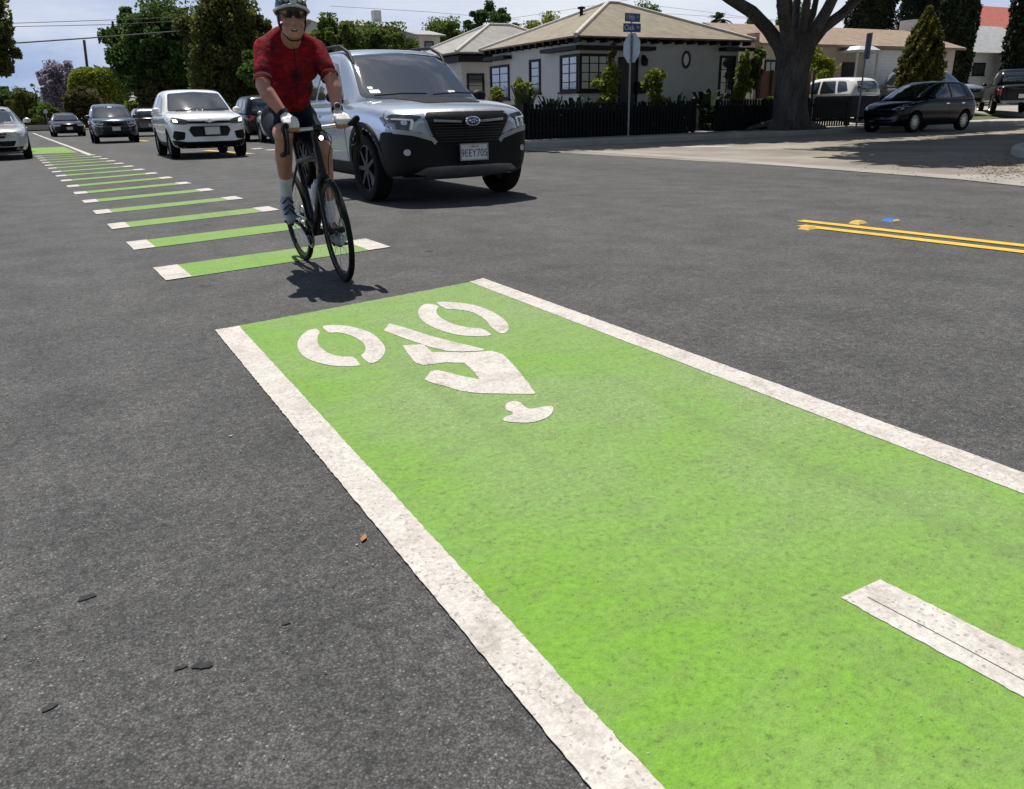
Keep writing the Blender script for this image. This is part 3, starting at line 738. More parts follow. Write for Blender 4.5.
def car(name, label, cat, sp, loc, rz=0., scale=1., group=None):
    root = empty(name, loc, rz, label, cat, group, scale)
    L, W2, zr, zb = sp['L'], sp['W']/2, sp['H'], sp.get('zb', .22)
    PAINT = sp['paint']; belt = sp['belt']
    def body_fn(st):
        y, w_, zt, z0, bow = st
        hs = [(0, z0), (.80, z0), (.955, z0+.05), (.995, z0*.45+zt*.55-.06), (1.0, zt-.13 if zt-.13 > z0+.1 else zt*.9+z0*.1), (.955, zt-.035), (.80, zt), (.45, zt+sp.get('crown', .03)*.8), (0, zt+sp.get('crown', .03))]
        return [(w_*a, y + bow*a*a, z) for a, z in hs]
    body = hull(sp['body'], body_fn, sp.get('lv', 2))
    ya, yb = sp['axles']; R = sp['R']; aw = sp.get('arch', .055)
    # cut the wheel wells
    cut = MB()
    for y in (ya, yb):
        for s in (-1, 1):
            x0, x1 = (W2-.30, W2+.2) if s > 0 else (-W2-.2, -W2+.30)
            cut.lathe([(.0005, x0), (R+aw, x0), (R+aw, x1), (.0005, x1)], (0, y, R+.01), 'X', 40)
    cm = bpy.data.meshes.new('c'); cm.from_pydata(cut.v, [], cut.f); b_ = bmesh.new(); b_.from_mesh(cm); bmesh.ops.remove_doubles(b_, verts=b_.verts, dist=.002); bmesh.ops.recalc_face_normals(b_, faces=b_.faces); b_.to_mesh(cm); b_.free()
    co = bpy.data.objects.new('c', cm); COL.objects.link(co)
    body = evaluated(body, [('BOOLEAN', dict(operation='DIFFERENCE', object=co, solver='EXACT'))])
    bpy.data.objects.remove(co)
    bv = bvh_of(body)
    # cabin
    def cab_fn(st):
        y, wr, z, wb, bow = st
        zb_ = belt - .06; h = z - zb_
        hs = [(0, zb_), (wb, zb_), (wb*.995 + wr*.005, zb_ + min(.08, h*.3)), (wb*.5+wr*.5+.012, zb_ + h*.52), (wr, z - h*.10), (wr*.93, z - .008), (wr*.6, z + .018), (0, z + .026)]
        return [(x, y + bow*(x/wb)**2, zz) for x, zz in hs]
    cab = hull(sp['cabin'], cab_fn, 2); cv = bvh_of(cab)
    # body + cabin are one shell
    bm = bmesh.new(); bm.from_mesh(body); bm.from_mesh(cab); me = bpy.data.meshes.new('body'); bm.to_mesh(me); bm.free()
    ob = put('body', me, [PAINT, DARK], root, True, 40)
    for p in me.polygons:
        c = p.center
        for y in (ya, yb):
            if (c.y-y)**2 + (c.z-R-.01)**2 < (R+aw-.002)**2 and abs(c.x) > W2-.31 and abs(p.normal.x) > .99 and abs(c.x) < W2-.25: p.material_index = 1
            if abs(math.hypot(c.y-y, c.z-R-.01) - (R+aw)) < .006 and abs(c.x) > W2-.305 and abs(p.normal.x) < .2: p.material_index = 1
    bm = bmesh.new(); bm.from_mesh(me); all_bv = BVHTree.FromBMesh(bm); bm.free()
    root_parts = dict(root=root, bv=bv, cv=cv, all=all_bv)
    nw = sp.get('rim', ALLOY)
    for y in (ya, yb):
        for s in (-1, 1): wheel(root, s*(W2 - .115), y, R, .22, s, nw, sp.get('spokes', 10), sp.get('steer', 0.) if y == ya else 0.)
    for nm, poly, side, mat in sp.get('patches', []):
        off = .008
        if isinstance(mat, tuple): mat, off = mat
        tgt = {'windscreen': cv, 'side_window': cv, 'rear_window': cv}.get(nm, bv if nm not in ('roof_panel',) else cv)
        sides = [(poly, side)]
        if side == 'both': sides = [(poly, 'left'), (poly, 'right')]
        if side == 'front2': sides = [(poly, 'front'), (mirror(poly), 'front')]
        if side == 'rear2': sides = [(poly, 'rear'), (mirror(poly), 'rear')]
        for pl, sd in sides: add_mesh(nm, patch(tgt, pl, sd, off, sp.get('ml', .06)), mat, root)
    # mirrors
    if 'mirror' in sp:
        mx, my, mz = sp['mirror']
        for s in (-1, 1):
            m = MB(); m.ball((s*(mx+.07), my, mz), (.105, .065, .07), 14); m.box((s*(mx-.02), my+.02, mz-.045), (.12, .05, .035))
            m.build('wing_mirror', sp.get('mirror_mat', PAINT), root, True, 60)
    return root_parts
def strip(pts, w_):
    """thin band along a polyline in 2-D, as an outline"""
    a = []; b = []
    for i, p in enumerate(pts):
        p0 = Vector((*pts[max(i-1, 0)], 0)); p1 = Vector((*pts[min(i+1, len(pts)-1)], 0)); d = (p1-p0).normalized()
        a.append((p[0]-d.y*w_/2, p[1]+d.x*w_/2)); b.append((p[0]+d.y*w_/2, p[1]-d.x*w_/2))
    return a + b[::-1]
def arch_ring(yc, zc, r0, r1, a0=-8, a1=188, n=16):
    o = [(yc + r1*math.cos(math.radians(a0+(a1-a0)*i/n)), zc + r1*math.sin(math.radians(a0+(a1-a0)*i/n))) for i in range(n+1)]
    i_ = [(yc + r0*math.cos(math.radians(a0+(a1-a0)*i/n)), zc + r0*math.sin(math.radians(a0+(a1-a0)*i/n))) for i in range(n+1)]
    return o + i_[::-1]
SILVB = paint('silver_blue_paint', (.40, .46, .545), .45, .25); WHITEP = paint('white_car_paint', (.80, .80, .79)); NAVY = paint('dark_blue_paint', (.025, .036, .055), .4, .25)
BLK = plain('black_car_paint', (.004, .004, .005), .2, 0, .3, .03, 3., .2); SILV = paint('silver_paint', (.52, .53, .53), .5, .3); NAVYB = plain('navy_car_paint', (.002, .004, .010), .2, 0, .3, .03, 3., .2)
GREYP = paint('grey_car_paint', (.30, .32, .34), .4, .3)
EMBL = plain('emblem_blue', (.02, .06, .22), .15, .1, 1.); GRIL = plain('grille_black', (.004, .004, .0045), .4, spec=.3)
DECAL = plain('matte_hood_decal', (.018, .019, .021), .85, spec=.1)

def suv(paint_, H=1.69, W=1.86, L=4.6, belt=1.03, hood=1.04):
    k = L/4.64; hw = W/2
    bd = [(.0, .62, hood-.24, .44, .10), (.05, .79, hood-.12, .32, .16), (.22, .875, hood-.05, .25, .15), (.60, .915, hood, .22, .09), (1.1, hw, hood+.04, .22, .03), (1.5, hw, belt+.04, .22, 0),
          (2.2, hw, belt+.02, .22, 0), (3.4, hw, belt+.03, .22, 0), (4.15, hw-.01, belt+.03, .24, 0), (4.48, .88, belt-.01, .30, -.07), (4.62, .80, belt-.08, .40, -.11)]
    cb = [(1.16, .70, belt+.02, .86, .17), (1.28, .76, belt+.09, .88, .17), (2.02, .69, H-.10, .90, .11), (2.28, .69, H-.03, .905, .05), (3.1, .69, H-.01, .905, 0), (3.95, .67, H-.03, .90, 0), (4.25, .66, H-.12, .88, -.03), (4.50, .70, belt+.12, .84, -.06)]
    return dict(L=L, W=W, H=H, belt=belt, paint=paint_, R=.355, axles=(.93*k, 3.60*k), mirror=(.90, 1.72*k, belt+.09), body=[(a*k,)+t for a, *t in [(s[0], *s[1:]) for s in bd] for t in [tuple(t)]], cabin=[(s[0]*k,)+tuple(s[1:]) for s in cb], k=k)
def suv_glass(k, b, H):
    """windscreen, side and rear windows"""
    t = H - .11
    return [('windscreen', rounded([(-.745, b+.075), (0, b+.05), (.745, b+.075), (.615, t+.0), (0, t+.045), (-.615, t+.0)], .12), 'front', GLASS),
            ('side_window', rounded([(1.72*k, b+.07), (2.22*k, t-.09), (2.66*k, t-.02), (2.70*k, b+.07)], .12), 'both', GLASS),
            ('side_window', rounded([(2.79*k, b+.07), (2.75*k, t-.02), (3.40*k, t-.03), (3.55*k, b+.09)], .12), 'both', GLASS),
            ('side_window', rounded([(3.64*k, b+.10), (3.50*k, t-.03), (3.88*k, t-.06), (4.10*k, b+.16)], .15), 'both', GLASS),
            ('rear_window', rounded([(-.66, b+.10), (.66, b+.10), (.54, t-.05), (-.54, t-.05)], .2), 'rear', GLASS)]
def doors(k, b, z0=.34):
    S = plain('door_gap', (.008, .008, .008), .8); o = []
    for y in (1.50, 2.74, 3.62): o.append(('door_seam', strip([(y*k, z0), (y*k, b-.02)], .012), 'both', (S, .0015)))
    for y in (2.48, 3.36): o.append(('door_handle', rounded([(y*k, b-.14), (y*k+.18, b-.135), (y*k+.18, b-.105), (y*k, b-.11)], .3), 'both', (CHROME, .02)))
    return o

# ---- silver blue SUV beside the cyclist
sp = suv(SILVB, 1.75, 1.90, 4.64, 1.065, 1.06); sp.update(R=.37, rim=RIMB, spokes=7, arch=.05, ml=.06, mirror_mat=BLACKP, steer=math.radians(3))
GLASS_KEEP = GLASS; GLASS = glass_mat('windscreen_glass', (.030, .036, .042), .03)
sp['patches'] = suv_glass(1, 1.065, 1.75) + doors(1, 1.065) + [
    ('grille', rounded([(-.47, .965), (.47, .965), (.505, .905), (.385, .635), (-.385, .635), (-.505, .905)], .12), 'front', (GRIL, .014)),
    ('grille_surround', strip([(-.40, .64), (-.515, .905), (-.475, .975), (0, .985), (.475, .975), (.515, .905), (.40, .64)], .028), 'front', (STEEL, .011)),
    ('grille_bar', [(-.42, .89), (-.12, .872), (-.12, .848), (-.42, .866)], 'front', (STEEL, .026)),
    ('grille_bar', [(.12, .872), (.42, .89), (.42, .866), (.12, .848)], 'front', (STEEL, .026)),
    ('headlight', rounded([(.53, .925), (.66, .945), (.80, .95), (.875, .92), (.86, .82), (.78, .79), (.655, .78), (.62, .868)], .15), 'front2', (LENSD, .010)),
    ('headlight_lamp', rounded([(.69, .84), (.745, .84), (.745, .885), (.69, .885)], .4), 'front2', (LENS, .018)),
    ('running_light', [(.622, .872), (.648, .79), (.672, .79), (.652, .882), (.845, .898), (.843, .912), (.632, .896)], 'front2', (plain('drl_white', (.85, .86, .88), .3), .016)),
    ('bumper_cladding', [(-.385, .615), (.385, .615), (.42, .665), (.61, .72), (.80, .755), (.88, .76), (.90, .40), (.70, .29), (-.70, .29), (-.90, .40), (-.88, .76), (-.80, .755), (-.61, .72), (-.42, .665)], 'front', (BLACKP, .016)),
    ('cladding_edge', strip([(.39, .645), (.43, .69), (.62, .748), (.86, .785)], .045), 'front2', (STEEL, .022)),  # light caught on the black cladding's top, painted as a steel-coloured strip
    ('fog_light', [(.71+.034*math.cos(a), .56+.034*math.sin(a)) for a in [i*PI/6 for i in range(12)]], 'front2', (LENS, .026)),
    ('skid_plate', [(-.52, .395), (-.36, .405), (.36, .405), (.52, .395), (.64, .33), (.46, .29), (-.46, .29), (-.64, .33)], 'front', (STEEL, .032)),
    ('wheel_arch_trim', arch_ring(.93, .375, .425, .50, -14, 194), 'both', (BLACKP, .014)),
    ('wheel_arch_trim', arch_ring(3.60, .375, .425, .50, -14, 194), 'both', (BLACKP, .014)),
    ('bumper_seam', strip([(.30, .80), (.42, .92), (.44, .985)], .008), 'both', (plain('door_gap', (.008, .008, .008), .8), .003)),
    ('corner_cladding', [(.07, .33), (.50, .29), (.46, .62), (.42, .77), (.09, .765)], 'both', (BLACKP, .012)),
    ('sill_cladding', [(1.40, .25), (3.12, .25), (3.12, .42), (1.40, .42)], 'both', (BLACKP, .012)),
    ('hood_decal', rounded([(-.34, .42), (.34, .42), (.46, 1.15), (-.46, 1.15)], .12), 'top', (DECAL, .006))]
GLASS = GLASS_KEEP
SUB = car('silver_suv', 'silver blue SUV with black grille, hood decal and bumper, right beside the cyclist', 'car', sp, (4.235, 8.48, 0), 0, 1.05)
r_ = SUB['root']
# oval emblem with six small stars
m = MB(); m.lathe([(.001, -.012), (.88, -.010), (1.0, -.004), (1.0, .01)], (0, 0, 0), 'Y', 32); em = m.build('emblem', CHROME, r_, True, 30)
em.location = (0, -.026, .865); em.scale = (.09, 1, .051)
m = MB(); m.lathe([(.001, -.0135), (.80, -.012), (.82, -.008)], (0, 0, 0), 'Y', 32); m.build('emblem_field', EMBL, em, True, 30)
m = MB()
for cx, cz, q in ((-.42, .12, .24), (-.05, .30, .13), (.22, .33, .13), (.45, .02, .15), (.12, -.22, .14), (-.18, -.30, .13)):
    pts = []
    for i in range(8):
        a = i*PI/4; rr = q if i % 2 == 0 else q*.32; pts.append((cx + rr*math.cos(a), -.0150, cz + rr*1.4*math.sin(a)))
    m.add(pts, [tuple(range(8))])
m.build('emblem_stars', CHROME, em)
number_plate(r_, 0, -.030, .545, '9EEY705', -1, .33, .165, 'California')
for s in (-1, 1):
    rz_ = lambda y: (SUB['cv'].ray_cast(Vector((s*.615, y, 5)), Vector((0, 0, -1)))[0] or Vector((0, 0, 1.6))).z
    ys = [1.95, 2.08, 2.4, 3.0, 3.6, 3.9, 4.05]; up = [-.01, .05, .065, .065, .06, .05, -.01]
    m = MB(); m.tube([(s*.615, y, rz_(y) + u) for y, u in zip(ys, up)], .021, 8)
    m.build('roof_rail', BLACKP, r_, True, 60)
m = MB()
for a, b in (((-.66, 1.16, 1.155), (-.02, 1.14, 1.172)), ((.05, 1.10, 1.160), (.68, 1.20, 1.168))): m.tube([a, ((a[0]+b[0])/2, (a[1]+b[1])/2, a[2]+.02), b], .009, 6)
m.build('wiper', BLACKP, r_)
for px_, pz_, w_, h_ in ((-.62, 1.19, .11, .035), (-.62, 1.24, .05, .02), (.36, 1.185, .10, .026)):
    add_mesh('windscreen_sticker', patch(SUB['cv'], [(px_, pz_), (px_+w_, pz_), (px_+w_, pz_+h_), (px_, pz_+h_)], 'front', .013), PLATEM, r_)
m = MB()
for i in range(9): m.bx(-.44+.012*i, .44-.012*i, -.012, -.002, .885-.028*i, .893-.028*i)
# honeycomb slats of the grille
gm = bpy.data.meshes.new('g'); m = MB()
for i in range(7):
    z = .83 - i*.028; hw_ = .44 - i*.013
    m.tube([(-hw_, .055, z), (-hw_*.5, .012, z), (0, -.004, z), (hw_*.5, .012, z), (hw_, .055, z)], .004, 5)
m.build('grille_slats', plain('grille_slat', (.03, .03, .032), .3), r_)

# ---- white hatchback crossing behind the bicycle
sp = suv(WHITEP, 1.63, 1.80, 4.25, 1.03, 1.03); k = sp['k']; sp.update(R=.335, rim=ALLOY, spokes=10, arch=.045)
AMB = emit('warm_lit_lamp', (1, .72, .32), 3.2, (.8, .6, .3))
sp['patches'] = suv_glass(k, 1.03, 1.63) + doors(k, 1.03) + [
    ('upper_grille', [(-.50, .855), (.50, .855), (.47, .805), (-.47, .805)], 'front', (GRIL, .010)),
    ('grille_bar', [(-.50, .872), (.50, .872), (.50, .860), (-.50, .860)], 'front', (CHROME, .016)),
    ('lower_grille', rounded([(-.42, .745), (.42, .745), (.48, .66), (.40, .51), (-.40, .51), (-.48, .66)], .2), 'front', (GRIL, .010)),
    ('headlight', rounded([(.47, .875), (.62, .925), (.80, .955), (.84, .87), (.78, .80), (.60, .785), (.48, .80)], .18), 'front2', (LENSD, .008)),
    ('lit_headlamp', rounded([(.69, .835), (.79, .845), (.80, .92), (.71, .90)], .35), 'front2', (AMB, .016)),
    ('fog_recess', rounded([(.56, .615), (.80, .655), (.84, .50), (.78, .43), (.60, .45)], .2), 'front2', (BLACKP, .008)),
    ('bumper_lip', [(-.55, .395), (.55, .395), (.86, .44), (.90, .37), (.62, .24), (-.62, .24), (-.90, .37), (-.86, .44)], 'front', (BLACKP, .012)),
    ('sill_cladding', [(1.30, .25), (2.86, .25), (2.86, .37), (1.30, .37)], 'both', (BLACKP, .008))]
TRX = car('white_hatchback', 'white hatchback crossover with glowing headlights driving behind the cyclist', 'car', sp, (3.62, 22.05, 0), math.radians(0), 1.06)
r_ = TRX['root']; number_plate(r_, .03, -.03, .64, '7UKC281'[:0], -1, .34, .17)
m = MB(); m.add([(-.11, 0, -.015), (-.04, 0, -.022), (-.04, 0, -.036), (.04, 0, -.036), (.04, 0, -.022), (.11, 0, -.015), (.11, 0, .015), (.04, 0, .022), (.04, 0, .036), (-.04, 0, .036), (-.04, 0, .022), (-.11, 0, .015)], [tuple(range(12))])
o = m.build('emblem', CHROME, r_); o.location = (0, -.012, .865)
m = MB()
for a, b in (((-.60, .92, 1.11), (-.05, .98, 1.14)), ((.05, .93, 1.12), (.58, 1.02, 1.13))): m.tube([a, b], .01, 6)
m.build('wiper', BLACKP, r_)

def basic_front(gz=.80):
    return [('grille', rounded([(-.40, gz+.07), (.40, gz+.07), (.34, gz-.07), (-.34, gz-.07)], .2), 'front', (GRIL, .008)),
            ('grille_bar', [(-.36, gz+.012), (.36, gz+.012), (.36, gz-.008), (-.36, gz-.008)], 'front', (CHROME, .014)),
            ('headlight', rounded([(.45, gz+.05), (.62, gz+.09), (.80, gz+.12), (.86, gz+.06), (.80, gz-.03), (.50, gz-.04)], .2), 'front2', (LENS, .008)),
            ('air_intake', rounded([(-.60, .50), (.60, .50), (.52, .36), (-.52, .36)], .2), 'front', (BLACKP, .008)),
            ('bumper_lip', [(-.62, .34), (.62, .34), (.88, .36), (.80, .26), (.6, .235), (-.6, .235), (-.80, .26), (-.88, .36)], 'front', (BLACKP, .008))]
def basic_rear(z=.82):
    return [('tail_light', rounded([(.55, z+.09), (.84, z+.12), (.86, z-.07), (.66, z-.06)], .2), 'rear2', (REDL, .008)),
            ('rear_bumper', [(-.84, .48), (.84, .48), (.80, .30), (-.80, .30)], 'rear', (BLACKP, .006))]
# ---- blue-grey SUV following
sp = suv(NAVY, 1.64, 1.82, 4.5, 1.02, 1.03); k = sp['k']; sp.update(ml=.14)
sp['patches'] = suv_glass(k, 1.02, 1.64) + doors(k, 1.02) + basic_front(.80) + [('running_light', strip([(.50, .70), (.62, .69), (.80, .76), (.84, .86)], .035), 'front2', (PLATEM, .018)), ('lower_intake', rounded([(-.55, .66), (.55, .66), (.5, .50), (-.5, .50)], .2), 'front', (GRIL, .01))]
BLU = car('blue_suv', 'dark blue grey SUV following the white hatchback down the road', 'car', sp, (2.62, 39.6, 0), 0, 1.0)
number_plate(BLU['root'], 0, -.03, .60, '', -1)

def sedan(paint_, H=1.44, W=1.82, L=4.75):
    hw = W/2; belt = .93
    bd = [(.0, .58, .66, .40, .12), (.05, .76, .74, .28, .18), (.25, .86, .80, .20, .17), (.65, .90, .86, .19, .10), (1.2, hw, .92, .19, .03), (1.6, hw, .95, .19, 0), (2.4, hw, .94, .19, 0), (3.5, hw, .96, .19, 0),
          (4.1, hw-.01, .99, .22, 0), (4.55, .86, .97, .26, -.08), (4.72, .78, .86, .36, -.12)]
    cb = [(1.25, .58, .95, .78, .20), (1.42, .62, 1.03, .80, .20), (2.15, .57, H-.09, .82, .12), (2.45, .57, H-.03, .83, .05), (3.1, .57, H-.03, .83, 0), (3.5, .56, H-.12, .82, -.02), (4.1, .58, 1.04, .78, -.06), (4.3, .56, .96, .74, -.08)]
    sp = dict(L=L, W=W, H=H, belt=belt, paint=paint_, R=.325, axles=(.95, 3.72), mirror=(.88, 1.82, 1.02), body=bd, cabin=cb, ml=.12)
    t = H - .10
    sp['patches'] = [('windscreen', rounded([(-.68, 1.005), (0, .985), (.68, 1.005), (.57, t-.01), (0, t+.03), (-.57, t-.01)], .15), 'front', GLASS),
        ('side_window', rounded([(1.90, .99), (2.35, t-.06), (2.72, t), (2.76, .99)], .12), 'both', GLASS), ('side_window', rounded([(2.84, .99), (2.80, t), (3.25, t-.03), (3.70, 1.04), (3.6, .99)], .12), 'both', GLASS),
        ('rear_window', rounded([(-.62, 1.05), (.62, 1.05), (.50, t-.06), (-.50, t-.06)], .2), 'rear', GLASS)] + doors(1.02, .93)
    return sp
sp = sedan(BLK); sp['patches'] += basic_front(.66)
SED = car('black_sedan', 'distant black sedan coming along the traffic lane behind the blue SUV', 'car', sp, (1.25, 58.5, 0), math.radians(3), 1.)
number_plate(SED['root'], 0, -.03, .50, '', -1)
# ---- silver sedan parked at the left edge
sp = sedan(SILV); sp['patches'] += basic_front(.64)
PKD = car('silver_sedan', 'silver sedan parked at the left kerb, cut off by the left edge of the picture', 'car', sp, (-1.38, 26.2, 0), math.radians(1), 1.0)
number_plate(PKD['root'], 0, -.03, .48, '', -1)
sp = suv(GREYP, 1.62); sp.update(ml=.14); sp['patches'] = suv_glass(sp['k'], 1.03, 1.62) + basic_front(.78)
car('grey_suv', 'grey car parked behind the silver sedan, only its roof and mirror showing', 'car', sp, (-2.75, 32.0, 0), 0, 1.0)
# ---- cars on the far side, seen from behind (they point away from us)
def rearview(name, label, pnt, x, s, scale=1., H=1.66, rz=PI):
    sp = suv(pnt, H); sp.update(ml=.14); sp['patches'] = suv_glass(sp['k'], 1.03, H) + doors(sp['k'], 1.03) + basic_rear(.86) + basic_front(.80)
    c = car(name, label, 'car', sp, (x, s + 4.64*sp['k']*scale, 0), rz, scale)
    number_plate(c['root'], 0, 4.64*sp['k'] + .0, .62, '', 1)
    return c
rearview('black_suv', 'black SUV with red tail light seen from behind, between white hatchback and cyclist', BLK, 7.95, 34.0, 1.04, 1.72)
rearview('silver_car', 'silver car mostly hidden behind the cyclist\'s leg on the far side of the road', SILV, 8.15, 29.6, .98, 1.45)
rearview('dark_hatchback', 'dark hatchback with pale rear glass between the blue SUV and white hatchback', paint('dark_grey_paint', (.05, .052, .056), .3, .3), 5.2, 51.0, 1.0, 1.55)

# ---- right side: dark blue compact car at the far kerb of the side street, nose to the left
sp = suv(NAVYB, 1.55, 1.70, 4.1, .98, .93); k = sp['k']
sp['cabin'] = [(.72, .58, .98, .76, .2), (.90, .62, 1.06, .78, .2), (1.75, .60, 1.45, .80, .13), (2.1, .60, 1.53, .80, .04), (2.8, .60, 1.55, .80, 0), (3.4, .58, 1.50, .80, 0), (3.75, .57, 1.38, .79, -.03), (4.0, .62, 1.05, .76, -.06)]
sp['body'] = [(.0, .56, .66, .36, .12), (.05, .70, .76, .26, .18), (.25, .80, .85, .2, .16), (.55, .83, .92, .19, .09), (.95, .85, .97, .19, .02), (1.5, .85, 1.0, .19, 0), (2.4, .85, .99, .19, 0), (3.3, .85, 1.0, .19, 0), (3.75, .83, .99, .22, 0), (3.98, .79, .94, .28, -.06), (4.08, .72, .86, .38, -.1)]
sp.update(R=.31, axles=(.78, 3.32), mirror=(.85, 1.35, 1.06), ml=.12, rim=ALLOY, spokes=12)
sp['patches'] = [('windscreen', rounded([(-.66, 1.06), (.66, 1.06), (.58, 1.44), (-.58, 1.44)], .15), 'front', GLASS),
    ('side_window', rounded([(1.45, 1.03), (1.95, 1.42), (2.42, 1.46), (2.46, 1.03)], .1), 'both', GLASS), ('side_window', rounded([(2.54, 1.03), (2.50, 1.46), (3.05, 1.44), (3.30, 1.08)], .1), 'both', GLASS),
    ('rear_window', rounded([(-.6, 1.08), (.6, 1.08), (.5, 1.42), (-.5, 1.42)], .2), 'rear', GLASS),
    ('headlight', rounded([(.42, .70), (.60, .82), (.76, .90), (.79, .80), (.70, .70)], .2), 'front2', (LENS, .008)), ('grille', rounded([(-.4, .66), (.4, .66), (.36, .58), (-.36, .58)], .2), 'front', (GRIL, .008)),
    ('tail_light', rounded([(.60, 1.0), (.78, 1.02), (.78, .78), (.64, .78)], .2), 'rear2', (REDL, .008))] + [(n, [(a*.93-.12, b_) for a, b_ in pl], sd, mt) for n, pl, sd, mt in doors(1, .98)]
car('dark_blue_compact', 'dark blue compact car parked at the kerb of the side street, in tree shade', 'car', sp, (24.6, 18.55, 0), -PI/2, 1.06)
# ---- two-tone SUV in the drive
sp = suv(WHITEP, 1.72, 1.84, 4.6, 1.05, 1.05); k = sp['k']; sp.update(ml=.14, mirror_mat=WHITEP)
sp['patches'] = suv_glass(k, 1.05, 1.72) + basic_rear(.86)
car('white_suv', 'white SUV seen from behind in the drive, above the dark navy gate', 'car', sp, (30.4, 28.2, .16), PI, 1.08)
# ---- pale SUV behind the compact
sp = suv(GREYP, 1.75); sp.update(ml=.14, mirror_mat=BLACKP); sp['patches'] = suv_glass(sp['k'], 1.03, 1.75) + basic_front(.8)
car('pale_suv', 'pale grey SUV whose roof and windscreen show above the dark blue compact car', 'car', sp, (39.0, 24.2, .50), math.radians(-8), 1.14)
# ---- black pickup
sp = suv(BLK, 1.85, 1.95, 5.4, 1.15, 1.10); k = sp['k']
sp['cabin'] = [(1.5, .62, 1.2, .82, .18), (1.7, .66, 1.26, .84, .18), (2.3, .66, 1.74, .86, .1), (2.6, .66, 1.82, .86, .03), (3.2, .66, 1.84, .86, 0), (3.7, .66, 1.80, .86, 0), (3.95, .66, 1.5, .86, 0), (4.05, .66, 1.2, .86, 0)]
sp.update(R=.40, ml=.14, zb=.35)
sp['body'] = [(a, b_, c, max(d, .42), e_) for a, b_, c, d, e_ in sp['body']]
sp['patches'] = [('rear_window', rounded([(-.62, 1.28), (.62, 1.28), (.56, 1.70), (-.56, 1.70)], .15), 'rear', GLASS), ('side_window', rounded([(2.2, 1.24), (2.55, 1.68), (3.5, 1.70), (3.6, 1.24)], .1), 'both', GLASS),
    ('tail_light', rounded([(.78, 1.05), (.90, 1.05), (.90, .75), (.78, .75)], .1), 'rear2', (REDL, .01)), ('tailgate', rounded([(-.70, 1.04), (.70, 1.04), (.70, .62), (-.70, .62)], .1), 'rear', (BLK, .012)), ('rear_bumper', [(-.85, .55), (.85, .55), (.85, .42), (-.85, .42)], 'rear', (STEEL, .015))]
c = car('black_pickup', 'black pickup truck seen from behind at the right edge of the picture', 'truck', sp, (44.0, 26.0, .32), PI - math.radians(50), 1.1)
number_plate(c['root'], 0, 5.42, .72, '', 1)
# ------------------------------------------------------------------ trees and plants
def leaf_mesh(name, pts, size, rng, elong=1.6, droop=.0, flat=.0):
    n = len(pts); pts = np.asarray(pts)
    nrm = rng.normal(size=(n, 3)); nrm[:, 2] = np.abs(nrm[:, 2]) + flat; nrm /= np.linalg.norm(nrm, axis=1)[:, None]
    t = rng.normal(size=(n, 3)); t[:, 2] -= droop; t -= nrm*(t*nrm).sum(1)[:, None]; t /= np.linalg.norm(t, axis=1)[:, None]
    b = np.cross(nrm, t); s = size*rng.uniform(.6, 1.35, n)[:, None]
    h = s*elong*.5; wv = s*.5
    v = np.stack([pts - t*h, pts + b*wv - t*h*.1 + nrm*s*.12, pts + t*h, pts - b*wv - t*h*.1 + nrm*s*.12], 1).reshape(-1, 3)
    me = bpy.data.meshes.new(name); me.vertices.add(4*n); me.vertices.foreach_set('co', v.astype(np.float32).ravel())
    me.loops.add(4*n); me.loops.foreach_set('vertex_index', np.arange(4*n, dtype=np.int32))
    me.polygons.add(n); me.polygons.foreach_set('loop_start', np.arange(0, 4*n, 4, dtype=np.int32)); me.polygons.foreach_set('loop_total', np.full(n, 4, np.int32))
    me.update(calc_edges=True); me.validate(); return me
def blob_points(blobs, n, rng, clump=.22, kk=60, hollow=.55):
    """clumped points spread through a crown made of several ellipsoids"""
    wts = np.array([(b[1][0]*b[1][1]*b[1][2])**(2/3) for b in blobs]); wts /= wts.sum(); out = []
    for (c, r), w_ in zip(blobs, wts):
        k = max(6, int(kk*w_)); d = rng.normal(size=(k, 3)); d /= np.linalg.norm(d, axis=1)[:, None]
        rad = hollow + (1.02 - hollow)*rng.uniform(0, 1, k)**.6
        cc = np.array(c) + d*rad[:, None]*np.array(r)
        m = int(n*w_); idx = rng.integers(0, k, m); cs = clump*rng.uniform(.6, 1.4, k)
        out.append(cc[idx] + np.clip(rng.normal(size=(m, 3)), -1.7, 1.7)*(np.array(r)*.62)*cs[idx][:, None]*1.3)
    return np.concatenate(out)
def wobble(pts, amp, seed):
    r = random.Random(seed); out = [Vector(pts[0])]
    for p in pts[1:]: out.append(Vector(p) + Vector((r.uniform(-1, 1), r.uniform(-1, 1), r.uniform(-.4, .4)))*amp)
    return out
def limb(m, a, b, r0, r1, seed, n=7, amp=.08, sag=0.):
    a, b = Vector(a), Vector(b); pts = [a.lerp(b, i/n) + Vector((0, 0, sag*math.sin(PI*i/n))) for i in range(n+1)]
    pts = wobble(pts, amp, seed); pts[-1] = b; m.tube(pts, [r0 + (r1-r0)*i/n for i in range(n+1)], 9)
BARK = bark_mat('brown_bark', (.045, .033, .024), (.12, .09, .065))
BARKG = bark_mat('grey_bark', (.050, .046, .043), (.125, .118, .112))
